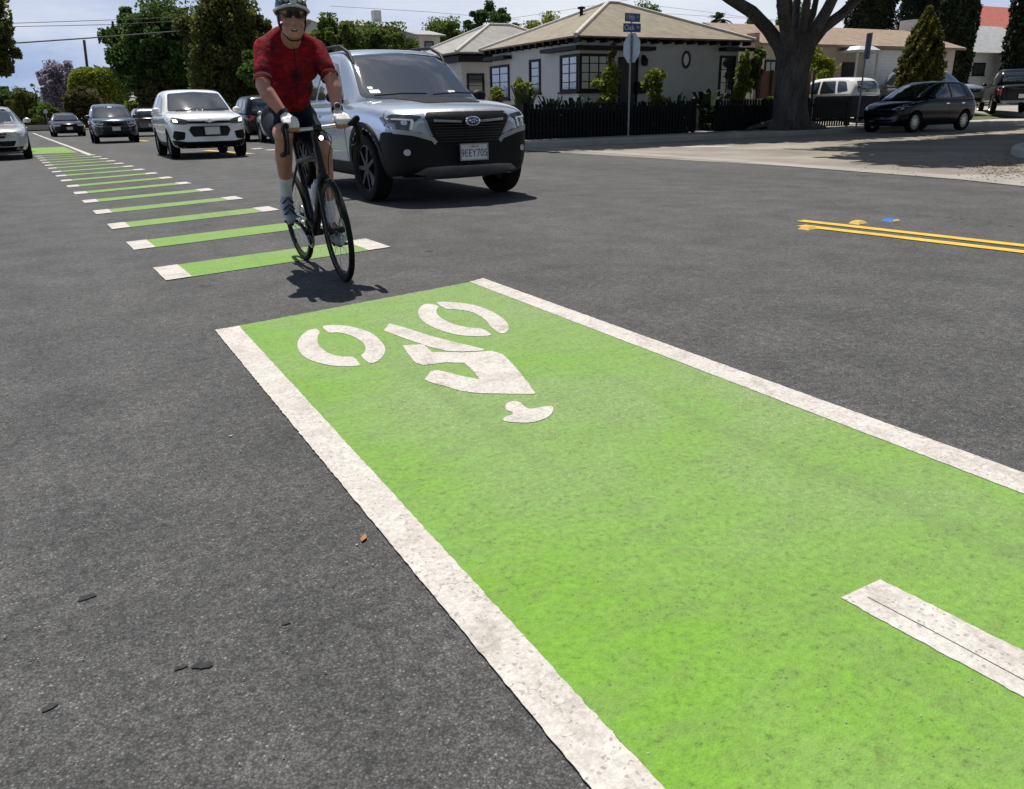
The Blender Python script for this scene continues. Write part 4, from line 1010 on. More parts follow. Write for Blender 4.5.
LEAVES = {
 'deep': leaf_mat('deep_green_leaves', [(.018, .040, .012), (.035, .070, .018), (.060, .105, .026), (.11, .16, .045)]),
 'mid': leaf_mat('mid_green_leaves', [(.026, .050, .010), (.055, .092, .018), (.095, .13, .030), (.16, .19, .055)]),
 'bronze': leaf_mat('bronze_green_leaves', [(.026, .040, .012), (.055, .072, .018), (.090, .100, .026), (.14, .14, .05)]),
 'olive': leaf_mat('olive_leaves', [(.030, .030, .012), (.055, .052, .020), (.085, .078, .032), (.13, .12, .06)]),
 'yellow': leaf_mat('yellow_green_leaves', [(.045, .070, .010), (.10, .13, .018), (.17, .20, .028), (.24, .26, .05)]),
 'purple': leaf_mat('purple_blossom', [(.08, .08, .08), (.17, .15, .19), (.25, .225, .29), (.33, .30, .38)]),
 'cypress': leaf_mat('cypress_leaves', [(.004, .008, .005), (.009, .016, .008), (.016, .026, .012), (.028, .040, .018)], .1),
 'palm': leaf_mat('palm_leaves', [(.022, .032, .014), (.045, .06, .025), (.075, .09, .04)], .15)}
def tree(name, label, leaves, base, blobs, n, size, trunk_r=.25, fork=None, cat='tree', bark=None, seed=0, clump=.22, kk=60, group=None, elong=1.6, stem=None, hollow=.55, limbs=True):
    """base: ground point; blobs: ((dx, dy, z), (rx, ry, rz)) about it"""
    rng = np.random.default_rng(seed + 100)
    root = empty(name, base, 0, label, cat, group)
    top = max(b[0][2] for b in blobs); z0 = min(b[0][2] - b[1][2]*.6 for b in blobs)
    m = MB(); f = fork if fork else max(.4, z0 + .3); bx_, by_ = np.mean([b[0][:2] for b in blobs], 0)
    if stem is None:
        c0 = Vector((bx_*.35, by_*.35, f)); limb(m, (0, 0, -.1), c0, trunk_r*1.25, trunk_r*.8, seed, 6, trunk_r*.25)
        if limbs:
            for i, (c, r) in enumerate(blobs): limb(m, c0, (c[0], c[1], c[2] + r[2]*.25), trunk_r*.55, trunk_r*.12, seed+i+1, 6, .12)
    else: stem(m)
    m.build('trunk', bark or BARK, root, True, 60)
    pts = blob_points(blobs, n, rng, clump, kk, hollow); pts = pts[pts[:, 2] > .05]
    put_fast('crown', leaf_mesh('crown', pts, size, rng, elong), LEAVES[leaves], root)
    return root
def put_fast(name, me, mat, parent=None):
    me.materials.append(mat); o = bpy.data.objects.new(name, me); COL.objects.link(o); o.parent = parent; return o
def at(px, s, z=0.): p = P(px, 100, s); return (p.x, s, z)
def zz(px, py, s): return P(px, py, s).z
def by_px(px0, px1, py0, py1, s):
    """centre and half sizes of something filling a picture box at distance s along the road"""
    a, b = P(px0, (py0+py1)/2, s), P(px1, (py0+py1)/2, s); c = P((px0+px1)/2, (py0+py1)/2, s)
    k = math.cos(math.atan2(c.x, s))          # seen obliquely
    return c.x, c.z, abs(b.x-a.x)/2*k, (P((px0+px1)/2, py0, s).z - P((px0+px1)/2, py1, s).z)/2
def boxtree(name, label, leaves, box, s, n, size, lobes=6, seed=0, depth=1., **kw):
    n = int(n*3.2); size *= .60
    cx, cz, rx, rz = by_px(*box, s); r = random.Random(seed + 50); blobs = []
    ground = kw.pop('ground', .1)
    for i in range(lobes):
        a = 2*PI*i*.618 + r.uniform(-.3, .3); t = -.62 + 1.30*(i + .5)/lobes + r.uniform(-.08, .08)     # spiral up an egg
        u = math.sqrt(max(.05, 1 - (t*.98)**2))*r.uniform(.50, .68); q = r.uniform(.30, .44)
        blobs.append(((math.cos(a)*rx*u, math.sin(a)*rx*depth*u, cz - ground + rz*t*.80), (rx*q, rx*depth*q, rz*q*.85)))
    blobs.append(((0, 0, cz - ground), (rx*.74, rx*depth*.70, rz*.80)))
    return tree(name, label, leaves, (cx, s, ground), blobs, n, size, seed=seed, **kw)

# left, far end and along the right side of the main road
cx, cz, rx, rz = by_px(-80, 17, -30, 82, 34)
boxtree('street_tree', 'brown green tree hanging into the picture at the top left edge', 'bronze', (-95, 18, -45, 92), 34, 13000, .17, 8, 3, trunk_r=.22, clump=.20, kk=90)
boxtree('roadside_tree', 'large dark green tree rising behind the white hatchback', 'deep', (101, 226, -2, 114), 82, 26000, .34, 14, 4, trunk_r=.5, clump=.20, kk=200)
boxtree('roadside_tree', 'tall bronze green tree between the big dark tree and the cyclist', 'bronze', (176, 284, -16, 122), 60, 24000, .25, 12, 5, trunk_r=.4, clump=.20, kk=190)
boxtree('jacaranda', 'purple flowering tree at the far end of the road', 'purple', (34, 92, 58, 122), 118, 9000, .34, 12, 6, trunk_r=.3, clump=.22, kk=150)
cx, cz, rx, rz = by_px(71, 128, 70, 126, 112); rg = np.random.default_rng(7); n = 16000
d = rg.normal(size=(n, 3)); d[:, 2] = np.abs(d[:, 2]) - .25*rg.uniform(0, 1, n); d /= np.linalg.norm(d, axis=1)[:, None]; d = np.sign(d)*np.abs(d)**.55
root = empty('clipped_tree', (cx, 112, .1), 0, 'rounded clipped yellow green tree beyond the blue SUV', 'tree')
put_fast('crown', leaf_mesh('crown', d*np.array([rx, rx, rz*1.35])*(.93 + .10*rg.uniform(0, 1, n)[:, None]) + np.array([0, 0, cz - rz*.35]), .26, rg, 1.5), LEAVES['yellow'], root)
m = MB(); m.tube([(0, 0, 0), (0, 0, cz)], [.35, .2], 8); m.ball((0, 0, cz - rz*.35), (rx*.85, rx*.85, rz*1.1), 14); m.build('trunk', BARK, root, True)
boxtree('olive_tree', 'dull olive bushy tree in front of the clipped yellow green tree', 'olive', (62, 106, 85, 124), 100, 8000, .27, 6, 8, trunk_r=.25)
boxtree('far_tree', 'dark low tree at the far left end of the road', 'bronze', (6, 44, 88, 128), 104, 7000, .30, 6, 9, trunk_r=.25)
boxtree('far_tree', 'mid green low bush left of the olive tree at the road end', 'mid', (30, 66, 104, 129), 98, 5000, .25, 5, 10, trunk_r=.2)
boxtree('far_tree', 'small brown green tree right of the clipped tree, above the white hatchback roof', 'olive', (134, 178, 80, 116), 78, 5500, .20, 6, 11, trunk_r=.2)
boxtree('far_tree', 'very dark tree reaching behind the leftmost far trees', 'deep', (-30, 22, 84, 126), 108, 6000, .30, 6, 12, trunk_r=.25)
boxtree('hedge_tree', 'bushy green tree right of the cyclist above the silver blue SUV', 'mid', (306, 372, 12, 100), 46, 13000, .19, 8, 13, trunk_r=.25)
boxtree('hedge_tree', 'green tree between the bushy tree and the small grey roof', 'mid', (350, 428, 17, 100), 50, 13000, .20, 8, 14, trunk_r=.25)
boxtree('hedge_tree', 'shaded green bush filling the gap behind the cyclist', 'deep', (238, 330, 40, 118), 52, 13000, .20, 8, 15, trunk_r=.25)
boxtree('garden_tree', 'bright green tree behind the smaller grey roof', 'mid', (418, 478, 18, 70), 82, 7000, .26, 6, 16, trunk_r=.25)
boxtree('garden_tree', 'dark spreading tree standing tall behind the smaller grey roof', 'deep', (460, 524, -3, 62), 78, 8000, .26, 7, 17, trunk_r=.3, clump=.15, kk=55)
boxtree('garden_tree', 'rounded green tree between the two house roofs', 'yellow', (514, 574, 12, 60), 80, 6000, .26, 6, 18, trunk_r=.25)
boxtree('garden_tree', 'dark green treetop above the corner house roof', 'deep', (622, 672, 2, 50), 70, 6000, .22, 6, 19, trunk_r=.25)
boxtree('garden_tree', 'dark treetop behind the big trunk, left of the cypresses', 'deep', (742, 772, 10, 60), 75, 4500, .22, 5, 20, trunk_r=.25)
boxtree('garden_tree', 'dark green treetop seen through the fork of the big trunk', 'deep', (770, 815, -5, 50), 70, 5000, .22, 5, 21, trunk_r=.25)
# a low far wood closes the view
rng = np.random.default_rng(5)
pts = []
for X in np.arange(-60, 70, 2.2):
    c = np.array([X, 135 + rng.uniform(-6, 6), rng.uniform(1.2, 2.6)]); pts.append(c + rng.normal(size=(330, 3))*np.array([1.5, 1.5, 1.3]))
for X in np.arange(30, 190, 2.4):
    c = np.array([X, 92 + rng.uniform(-6, 6), rng.uniform(1.5, 3.2)]); pts.append(c + rng.normal(size=(260, 3))*np.array([1.6, 1.6, 1.5]))
pts = np.concatenate(pts); pts = pts[pts[:, 2] > .05]
tag(put_fast('treeline', leaf_mesh('treeline', pts, .42, rng), LEAVES['deep']), kind='stuff')

# cypresses
def cypress(label, px0, px1, s, z0, z1, seed):
    cx, _, rx, _ = by_px(px0, px1, 20, 80, s); rng = np.random.default_rng(seed)
    root = empty('cypress', (cx, s, z0), 0, label, 'tree', 'dark columnar cypresses behind the houses')
    n = 20000; z = rng.uniform(.3, z1, n); k = np.clip(np.minimum(z*1.3/2.2, 1), .3, 1)*np.clip((z1 - z)/(z1*.35), 0.05, 1)**.5
    a = rng.uniform(0, 2*PI, n); rr = rx*k*(.80 + .2*rng.uniform(0, 1, n) + .10*np.sin(a*5 + z*2.2) + .07*np.sin(a*9 - z*3.7))
    put_fast('crown', leaf_mesh('crown', np.stack([rr*np.cos(a), rr*np.sin(a), z], 1), .13, rng, 2.4, -.8), LEAVES['cypress'], root)
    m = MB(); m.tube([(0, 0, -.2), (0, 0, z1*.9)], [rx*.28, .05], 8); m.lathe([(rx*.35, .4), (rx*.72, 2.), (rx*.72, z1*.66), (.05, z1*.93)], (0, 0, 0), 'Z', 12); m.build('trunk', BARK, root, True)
cypress('dark columnar cypress nearest the forked trunk, behind the tan roof', 842, 890, 46, .5, 14, 31)
cypress('dark columnar cypress behind the middle of the tan roof', 894, 937, 47, .5, 15, 32)
cypress('dark columnar cypress between the tan roof and the grey roof', 935, 973, 40, .5, 14, 33)
cypress('dark columnar cypress at the right edge of the picture', 1004, 1048, 38, .5, 14, 34)
# small far palm
def palm(label, px, s, py, r, seed):
    p = P(px, py, s); rng = random.Random(seed); root = empty('palm_tree', (p.x, s, 0), 0, label, 'tree')
    m = MB(); m.tube([(0, 0, 0), (.2, 0, p.z*.5), (0, 0, p.z)], [.32, .24, .22], 8); m.build('trunk', BARK, root, True)
    m = MB()
    for i in range(46):
        a = rng.uniform(0, 2*PI); e = rng.uniform(-.9, 1.3); L = r*rng.uniform(.8, 1.1); d = Vector((math.cos(a)*math.cos(e), math.sin(a)*math.cos(e), math.sin(e)))
        q = [Vector((0, 0, p.z)) + d*L*t + Vector((0, 0, -.45*r*t*t)) for t in (0, .35, .7, 1)]
        sd = d.cross(Vector((0, 0, 1))).normalized()
        for t in range(3):
            w0, w1 = (.04, .30, .26, .02)[t]*r*.6, (.04, .30, .26, .02)[t+1]*r*.6
            m.add([q[t]-sd*w0, q[t]+sd*w0, q[t+1]+sd*w1, q[t+1]-sd*w1], [(0, 1, 2, 3)])
    m.build('crown', LEAVES['palm'], root)
palm('small fan palm rising above the corner house roof far away', 719, 95, 20, 2.3, 3)

# the big forked tree at the kerb: smooth grey trunk, crown above the picture
TS = 21.0
root = empty('big_street_tree', (P(790, 130, TS).x, TS, .13), 0, 'big forked grey trunk of a street tree at the kerb in front of the fence', 'tree')
tb = P(790, 130, TS)
def tp(px, py, dy=0.): q = P(px, py, TS + dy); return Vector((q.x - tb.x, q.y - TS, q.z - .13))
m = MB()
hw = lambda a, b, y: (tp(b, y) - tp(a, y)).length/2*.80
prof = [(tp(790, 131) - Vector((0, 0, .12)), hw(765, 815, 131)), (tp(790.5, 124), hw(774, 807, 124)), (tp(790, 113), hw(775, 805, 113)), (tp(790.5, 95), hw(776, 804.5, 95)), (tp(792, 75), hw(778, 806, 75)), (tp(794, 62), hw(779, 809, 62)), (tp(795, 50), hw(778, 813, 50))]
for (p0_, r0_), (p1_, r1_) in zip(prof, prof[1:]): m.cone(p0_, r0_, p1_, r1_, 18)
for i in range(9):        # buttress roots and ribs
    a = 2*PI*i/9 + .3; d = Vector((math.cos(a), math.sin(a), 0)); r0_ = prof[0][1]
    m.cone(prof[0][0] + d*r0_*1.5*(1 + .5*math.sin(i*2.7)) + Vector((0, 0, .0)), .05, prof[1][0] + d*prof[1][1]*.66 + Vector((0, 0, .12)), .12, 10)
    m.cone(prof[1][0] + d*prof[1][1]*.72, .11, prof[4][0] + Matrix.Rotation(.5, 3, 'Z') @ d*prof[4][1]*.78, .09, 10)
L_ = [[(786, 62, 0), (780, 46, .1), (768, 29, .2), (752, 12, .2), (729, -2, .2), (690, -30, .2)], [(791, 60, 0), (787, 35, -.4), (783, 12, -.7), (781, -12, -.9), (776, -60, -1.6)], [(795, 50, 0), (795, 28, .5), (797, 2, .9), (799, -40, 1.5)],
      [(799, 55, 0), (802, 35, -.2), (806, 8, -.4), (810, -20, -.6), (818, -60, -1)], [(801, 58, 0), (808, 44, -.2), (815, 30, -.4), (827, 10, -.5), (838, -12, -.6), (858, -60, -.9)], [(803, 60, 0), (810, 44, .2), (823, 28, .3), (842, 14, .3), (858, -2, .3), (886, -30, .3)], [(792, 48, .3), (790, 20, 1.4), (789, -10, 2.0), (786, -50, 2.6)], [(800, 40, .2), (813, 15, .9), (818, -10, 1.2), (830, -50, 1.8)]]
R_ = [(8.5, 7.5, 6.5, 6, 5.2, 4), (8.5, 6.5, 5.5, 5, 4), (5.5, 4.2, 3.6, 3), (5.5, 4.6, 4, 3.5, 3), (8, 7, 6.3, 5.8, 5, 4), (8, 6.8, 6, 5.4, 4.8, 4), (4, 3.4, 3, 2.5), (4, 3.4, 3, 2.5)]
for pl, rl in zip(L_, R_):
    for i in range(len(pl)-1):
        m.cone(tp(*pl[i]), rl[i]*.034, tp(*pl[i+1]), rl[i+1]*.034, 12)
tm = organic(m, .035, 4, .5)
put('trunk', tm, BARKG, root, True, 180)
rng = np.random.default_rng(77)
blobs = [((-8.5, 1.6, 7.6), (3.6, 2.1, 1.5)), ((-4.5, 1.4, 8.2), (4.0, 2.4, 1.6)), ((-.5, 1.2, 8.6), (4.2, 2.4, 1.8)), ((3.5, 1.4, 8.4), (4.2, 2.3, 1.7)), ((7.5, 1.8, 8.0), (3.8, 2.1, 1.6)), ((0, .2, 7.6), (5.5, 1.9, 1.1)), ((-6, 2.2, 8.8), (4, 1.8, 1.4))]
pts = blob_points(blobs, 80000, rng, .28, 400, .15)
pts = pts[pts[:, 2] > 6.0]
put_fast('crown', leaf_mesh('crown', pts, .34, rng), LEAVES['deep'], root)
# street tree just outside the right edge; it shades the side street
root = empty('shade_tree', (22.5, 9.2, .13), 0, 'street tree whose crown shades the side street, just outside the right edge', 'tree')
m = MB(); limb(m, (0, 0, -.1), (0, 1, 4.6), .42, .3, 3)
for i in range(6): a = i*PI/3; limb(m, (0, 1, 4.4), (-.5 + 4.2*math.cos(a), 3.8 + 2.4*math.sin(a), 7.6), .2, .05, 20+i)
m.build('trunk', BARK, root, True)
blobs = [((x - 22.5, y - 9.2, z), r) for (x, y, z), r in (((15.6, 12.4, 7.2), (2.6, 1.7, 1.1)), ((19.8, 14.9, 7.8), (3.4, 2.0, 1.3)), ((25, 15.2, 8.2), (4.5, 2.5, 1.6)), ((31, 14.5, 8.2), (4.5, 2.8, 1.6)), ((19.0, 12.0, 7.4), (3.4, 2.0, 1.3)), ((25, 12, 7.6), (4.5, 2.4, 1.4)), ((22, 13.5, 8.4), (4, 2.6, 1.6)))]
pts = blob_points(blobs, 90000, rng, .28, 420, .15); pts = pts[pts[:, 2] > 6.2]
put_fast('crown', leaf_mesh('crown', pts, .34, rng), LEAVES['deep'], root)
# ------------------------------------------------------------------ houses, fence, signs
STUCCO = plain('white_stucco', (.56, .565, .575), .9, var=.06, vscale=2, bmp=.15); STUCG = plain('grey_stucco', (.52, .52, .50), .9, var=.06, vscale=2, bmp=.15)
BEIGE = plain('beige_stucco', (.44, .40, .34), .9, var=.08, vscale=1.5, bmp=.15); TRIM = plain('black_trim', (.006, .0065, .009), .55, spec=.3)
ROOFT = shingle_mat('tan_shingles', (.195, .172, .128), (.275, .245, .185)); ROOFB = shingle_mat('brown_shingles', (.20, .145, .105), (.30, .225, .165)); ROOFG = shingle_mat('grey_shingles', (.27, .28, .29), (.36, .37, .38))
ROOFR = shingle_mat('red_tiles', (.30, .075, .06), (.42, .12, .095), h=.3); CAP = plain('hip_cap', (.50, .48, .44), .9); SIDING = plank_mat('white_siding', (.62, .63, .65), (.72, .73, .74), .16)
WGL = glass_mat('window_glass', (.045, .05, .055), .06)
CURT = plain('window_curtain', (.30, .29, .26), .9)
def hip_roof(x0, x1, y0, y1, ze, zp, rx=.0, ry=.0, th=.10):
    """hipped roof over a rectangle; rx / ry: half length of the ridge"""
    cx, cy = (x0+x1)/2, (y0+y1)/2; a = (cx-rx, cy-ry, zp); b = (cx+rx, cy+ry, zp)
    vs = [(x0, y0, ze), (x1, y0, ze), (x1, y1, ze), (x0, y1, ze), a, b, (x0, y0, ze-th), (x1, y0, ze-th), (x1, y1, ze-th), (x0, y1, ze-th)]
    if rx >= ry: fs = [(0, 1, 5, 4), (1, 2, 5), (2, 3, 4, 5), (3, 0, 4)]
    else: fs = [(0, 1, 4), (1, 2, 5, 4), (2, 3, 5), (3, 0, 4, 5)]
    return vs, fs + [(6, 7, 1, 0), (7, 8, 2, 1), (8, 9, 3, 2), (9, 6, 0, 3), (9, 8, 7, 6)]
def hips(x0, x1, y0, y1, ze, zp, rx, ry, r=.085):
    cx, cy = (x0+x1)/2, (y0+y1)/2; a = (cx-rx, cy-ry, zp); b = (cx+rx, cy+ry, zp); m = MB()
    e = [a if (rx >= ry and c[0] < cx) or (ry > rx and c[1] < cy) else b for c in ((x0, y0), (x1, y0), (x1, y1), (x0, y1))]
    for c, t in zip(((x0, y0), (x1, y0), (x1, y1), (x0, y1)), e): m.tube([(c[0], c[1], ze+.0), t], r, 8)
    m.tube([a, b], r, 8) if (Vector(a)-Vector(b)).length > .05 else None
    return m
def window(parent, plane, u0, u1, z0, z1, at_, nx=2, nz=4, facing=-1, frame=TRIM, glass=None):
    """framed window with glazing bars on an upright wall; plane 'X' or 'Y' is the wall normal"""
    def bx(m, a0, a1, b0, b1, d0, d1):
        lo, hi = sorted((at_ + facing*d0, at_ + facing*d1))
        if plane == 'Y': m.bx(a0, a1, lo, hi, b0, b1)
        else: m.bx(lo, hi, a0, a1, b0, b1)
    f = MB(); w_ = .07
    bx(f, u0-.02, u0+w_, z0-.02, z1+.02, -.02, .05); bx(f, u1-w_, u1+.02, z0-.02, z1+.02, -.02, .05)
    bx(f, u0+w_, u1-w_, z1-w_, z1+.02, -.02, .05); bx(f, u0+w_, u1-w_, z0-.02, z0+w_, -.02, .05)
    o = f.build('window', frame, parent)
    g = MB(); bx(g, u0+w_, u1-w_, z0+w_, z1-w_, -.02, .012); g.build('pane', glass or WGL, o)
    b = MB()
    for i in range(1, nx): c = u0 + (u1-u0)*i/nx; bx(b, c-.018, c+.018, z0+w_, z1-w_, .008, .030)
    for i in range(1, nz): c = z0 + (z1-z0)*i/nz; bx(b, u0+w_, u1-w_, c-.014, c+.014, .008, .027)
    if b.v: b.build('glazing_bar', frame, o)
    s = MB(); bx(s, u0-.08, u1+.08, z0-.09, z0-.025, -.02, .11); s.build('sill', frame, o)
    return o
# corner house
HX, HY, HX1, HY1, HZ = 16.75, 24.95, 24.3, 31.4, .13
house = empty('corner_house', (0, 0, 0), 0, 'white stucco corner house with tan hipped roof and black trim behind the picket fence', 'house')
m = MB(); m.bx(HX, HX1, HY, HY1, HZ-.2, 3.25); m.build('wall', STUCCO, house)
vs, fs = hip_roof(HX-.42, HX1+.42, HY-.42, HY1+.42, 3.36, 4.90, .25, 0, .05); m = MB(); m.add(vs, fs); rf = m.build('roof', ROOFT, house)
hips(HX-.42, HX1+.42, HY-.42, HY1+.42, 3.365, 4.905, .25, 0).build('hip_cap', CAP, rf, True)
m = MB()
for i in range(15): x = HX - .2 + i*(HX1-HX+.4)/14; m = MB(); m.bx(x-.05, x+.05, HY-.40, HY-.005, 3.17, 3.305); m.build('rafter_tail', TRIM, rf)
for i in range(13): y = HY + .2 + i*(HY1-HY-.2)/12; m = MB(); m.bx(HX-.40, HX-.005, y-.05, y+.05, 3.17, 3.305); m.build('rafter_tail', TRIM, rf)
m = MB(); m.tube([(19.1, 28.3, 4.3), (19.1, 28.3, 4.66)], .07, 10); m.lathe([(.001, 4.76), (.15, 4.73), (.15, 4.66), (.001, 4.66)], (19.1, 28.3, 0), 'Z', 12); m.build('vent_pipe', TRIM, rf, True)
s0 = lambda px: P(px, 60, 25).x/25      # slope of the sight line
sx = lambda px: HX/s0(px)               # where that line meets the left wall
rxx = lambda px: HY*s0(px)              # ... and the right wall
window(house, 'X', HY+.03, sx(561), 1.60, 2.80, HX, 2, 4, -1, glass=glass_mat('window_glass_pale', (.16, .16, .15), .08)); window(house, 'Y', HX+.03, rxx(608), 1.60, 2.80, HY, 3, 4, -1, glass=glass_mat('window_glass_pale'))
window(house, 'X', sx(540.5), sx(530), 1.62, 2.78, HX, 1, 4); window(house, 'X', sx(509), sx(490.5), 1.45, 2.72, HX, 2, 4)
window(house, 'Y', rxx(720), rxx(735), 1.35, 2.80, HY, 2, 3)
# recessed front door
dx0, dx1 = rxx(620), rxx(636)
m = MB(); m.bx(dx0-.08, dx0, HY-.05, HY+.02, .13, 2.72); m.bx(dx1, dx1+.08, HY-.05, HY+.02, .13, 2.72); m.bx(dx0, dx1, HY-.05, HY+.02, 2.64, 2.72); df = m.build('door_frame', TRIM, house)
m = MB(); m.bx(dx0, dx1, HY-.03, HY+.02, .13, 2.64); d_ = m.build('door', plain('dark_door', (.012, .013, .018), .45), house)
m = MB(); m.ball((dx1-.12, HY-.07, 1.15), .035, 10); m.build('handle', CHROME, d_, True)
m = MB(); c = rxx(686); m.lathe([(.16, -.04), (.20, -.05), (.235, -.03), (.235, .02), (.16, .02)], (0, 0, 0), 'Y', 32, closed=True); ow = m.build('oval_window', plain('oval_frame', (.05, .028, .022), .5), house, True); ow.location = (c, HY, 2.66); ow.scale = (.92, 1, 1.35)
m = MB(); m.lathe([(.165, -.015), (.001, -.015)], (0, 0, 0), 'Y', 32); m.build('pane', WGL, ow)
def canopy(x0, x1, y0, y1, z): m = MB(); m.bx(x0, x1, y0, y1, z, z+.13); return m
m = MB(); m.prism([(HX-.40, HY-.40), (rxx(649), HY-.40), (rxx(649), HY-.004), (HX-.004, HY-.004), (HX-.004, sx(549)), (HX-.40, sx(549))], 2.93, 3.06); m.build('canopy', TRIM, house)
canopy(HX-.40, HX-.004, sx(512), HY1+.1, 2.93).build('canopy', TRIM, house)
canopy(rxx(718), HX1+.45, HY-.40, HY-.004, 2.97).build('canopy', TRIM, house)
m = MB(); cx = rxx(642.5); m.bx(cx-.05, cx+.05, HY-.05, HY, 2.62, 2.80); m.lathe([(.05, 2.42), (.11, 2.45), (.13, 2.62), (.05, 2.72), (.02, 2.78)], (cx, HY-.14, 0), 'Z', 10); m.build('wall_lamp', TRIM, house, True)
m = MB(); cx = rxx(640); m.box((cx, HY-.08, 1.66), (.42, .16, .36)); m.box((cx, HY-.10, 1.86), (.44, .20, .04)); m.build('mailbox', TRIM, house)
m = MB(); m.bx(rxx(738), rxx(757), HY-.75, HY-.005, .13, 1.22); tag(m.build('planter_wall', BEIGE), 'low beige planter wall at the right end of the corner house', 'wall')
# house next door along the main road
X0, Y0 = 17.0, 34.9
h2 = empty('garage_house', (0, 0, 0), 0, 'smaller grey stucco house with grey hipped roof left of the corner house', 'house')
m = MB(); m.bx(X0, 24, Y0, 40.2, 0, 3.3); m.build('wall', STUCG, h2)
vs, fs = hip_roof(X0-.45, 24.4, Y0-.45, 40.6, 3.50, 4.95, .6, 0, .06); m = MB(); m.add(vs, fs); rf2 = m.build('roof', shingle_mat('pale_grey_shingles', (.24, .235, .22), (.33, .32, .30)), h2)
hips(X0-.45, 24.4, Y0-.45, 40.6, 3.505, 4.955, .6, 0).build('hip_cap', CAP, rf2, True)
m = MB(); m.bx(X0-.25, 24.2, Y0-.25, Y0-.005, 3.10, 3.36); m.bx(X0-.25, X0-.005, Y0-.005, 40.4, 3.10, 3.36); m.build('fascia', TRIM, h2)
g0, g1 = Y0*s0(466.5), Y0*s0(483)
window(h2, 'Y', g0, g1, 1.35, 2.60, Y0, 1, 5)
def gable_house(name, label, x0, x1, y0, y1, ze, zp, wallm, roofm, z0=0., axis='X', wins=()):
    h = empty(name, (0, 0, 0), 0, label, 'house'); m = MB(); m.bx(x0, x1, y0, y1, z0-.2, ze-.06); m.build('wall', wallm, h)
    m = MB(); e = .4; xm, ym = (x0+x1)/2, (y0+y1)/2; t = .12
    if axis == 'X': pr = [((x0-e, y0-e, ze), (x1+e, y0-e, ze), (x1+e, ym, zp), (x0-e, ym, zp)), ((x1+e, y1+e, ze), (x0-e, y1+e, ze), (x0-e, ym, zp), (x1+e, ym, zp))]
    else: pr = [((x0-e, y1+e, ze), (x0-e, y0-e, ze), (xm, y0-e, zp), (xm, y1+e, zp)), ((x1+e, y0-e, ze), (x1+e, y1+e, ze), (xm, y1+e, zp), (xm, y0-e, zp))]
    for q in pr:
        q = [Vector(p) for p in q]; m.add([p for p in q] + [p - Vector((0, 0, t)) for p in q], [(0, 1, 2, 3), (7, 6, 5, 4), (0, 4, 5, 1), (1, 5, 6, 2), (2, 6, 7, 3), (3, 7, 4, 0)])
    m.build('roof', roofm, h)
    tri = [(0, 1, 2), (5, 4, 3), (0, 3, 4, 1), (1, 4, 5, 2), (2, 5, 3, 0)]
    for c in ((x0, x1) if axis == 'X' else (y0, y1)):
        m = MB()
        if axis == 'X': m.add([(c-.05, y0, ze-.06), (c-.05, y1, ze-.06), (c-.05, ym, zp-.14), (c+.05, y0, ze-.06), (c+.05, y1, ze-.06), (c+.05, ym, zp-.14)], tri)
        else: m.add([(x0, c-.05, ze-.06), (x1, c-.05, ze-.06), (xm, c-.05, zp-.14), (x0, c+.05, ze-.06), (x1, c+.05, ze-.06), (xm, c+.05, zp-.14)], tri)
        m.build('gable', wallm, h)
    for w_ in wins: window(h, *w_)
    return h
def span(px0, px1, s): return P(px0, 60, s).x, P(px1, 60, s).x
s = 66; a, b = span(420, 441, s); ze, zp = zz(430, 35, s), zz(430, 27, s)
gable_house('far_house', 'small pale upper storey with grey gable roof above the silver blue SUV', a, b, s, s+6, ze, zp, STUCG, ROOFG, 0, 'X', [('Y', a+.5, a+1.3, ze-1.4, ze-.5, s, 1, 2)])
s = 70; a, b = span(330, 392, s)
h = gable_house('far_house', 'far house roof peeping over the trees right of the cyclist', a, b, s, s+8, zz(360, 26, s), zz(360, 15, s), STUCG, ROOFG, 0, 'X')
m = MB(); c = P(376, 15, s+4); m.bx(c.x-.35, c.x+.35, s+3.6, s+4.3, c.z-1.2, c.z+.35); m.build('chimney', STUCG, h)
s = 96; a, b = span(128, 152, s)
gable_house('far_house', 'tiny house with grey gable end right of the clipped tree, far down the road', a, b, s, s+7, zz(140, 104, s), zz(140, 86, s), STUCG, ROOFG, 0, 'Y')
rng = np.random.default_rng(9)
def hedge(name, label, leaves, x0, x1, y0, y1, z0, z1, n, size, seed=0, cat='hedge'):
    rg = np.random.default_rng(seed); p = rg.uniform(0, 1, (n, 3)); k = rg.integers(0, 6, n)
    p[k == 0, 0] = 0; p[k == 1, 1] = 0; p[k >= 3, 2] = 1; p[k == 2, 1] = 0
    q = np.array([x0, y0, z0]) + p*np.array([x1-x0, y1-y0, z1-z0]) + rg.normal(size=(n, 3))*size*.5
    root = empty(name, ((x0+x1)/2, (y0+y1)/2, z0), 0, label, cat); q -= np.array(root.location)
    put_fast('foliage', leaf_mesh('foliage', q, size, rg, 1.5), LEAVES[leaves], root)
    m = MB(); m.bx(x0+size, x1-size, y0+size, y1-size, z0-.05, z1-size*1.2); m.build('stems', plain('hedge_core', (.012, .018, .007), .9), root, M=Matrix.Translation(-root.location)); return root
s = 88; a, b = span(120, 148, s); hedge('hedge', 'low bright green hedge between the blue SUV and the white hatchback', 'yellow', a, b, s, s+2, .1, zz(130, 104.5, s), 2600, .22, 3)
s = 95; a, b = span(2, 60, s)
m = MB(); m.bx(a, b, s, s+.3, .1, .55); tag(m.build('low_wall', BEIGE), 'low pale wall across the far end of the road', 'wall')
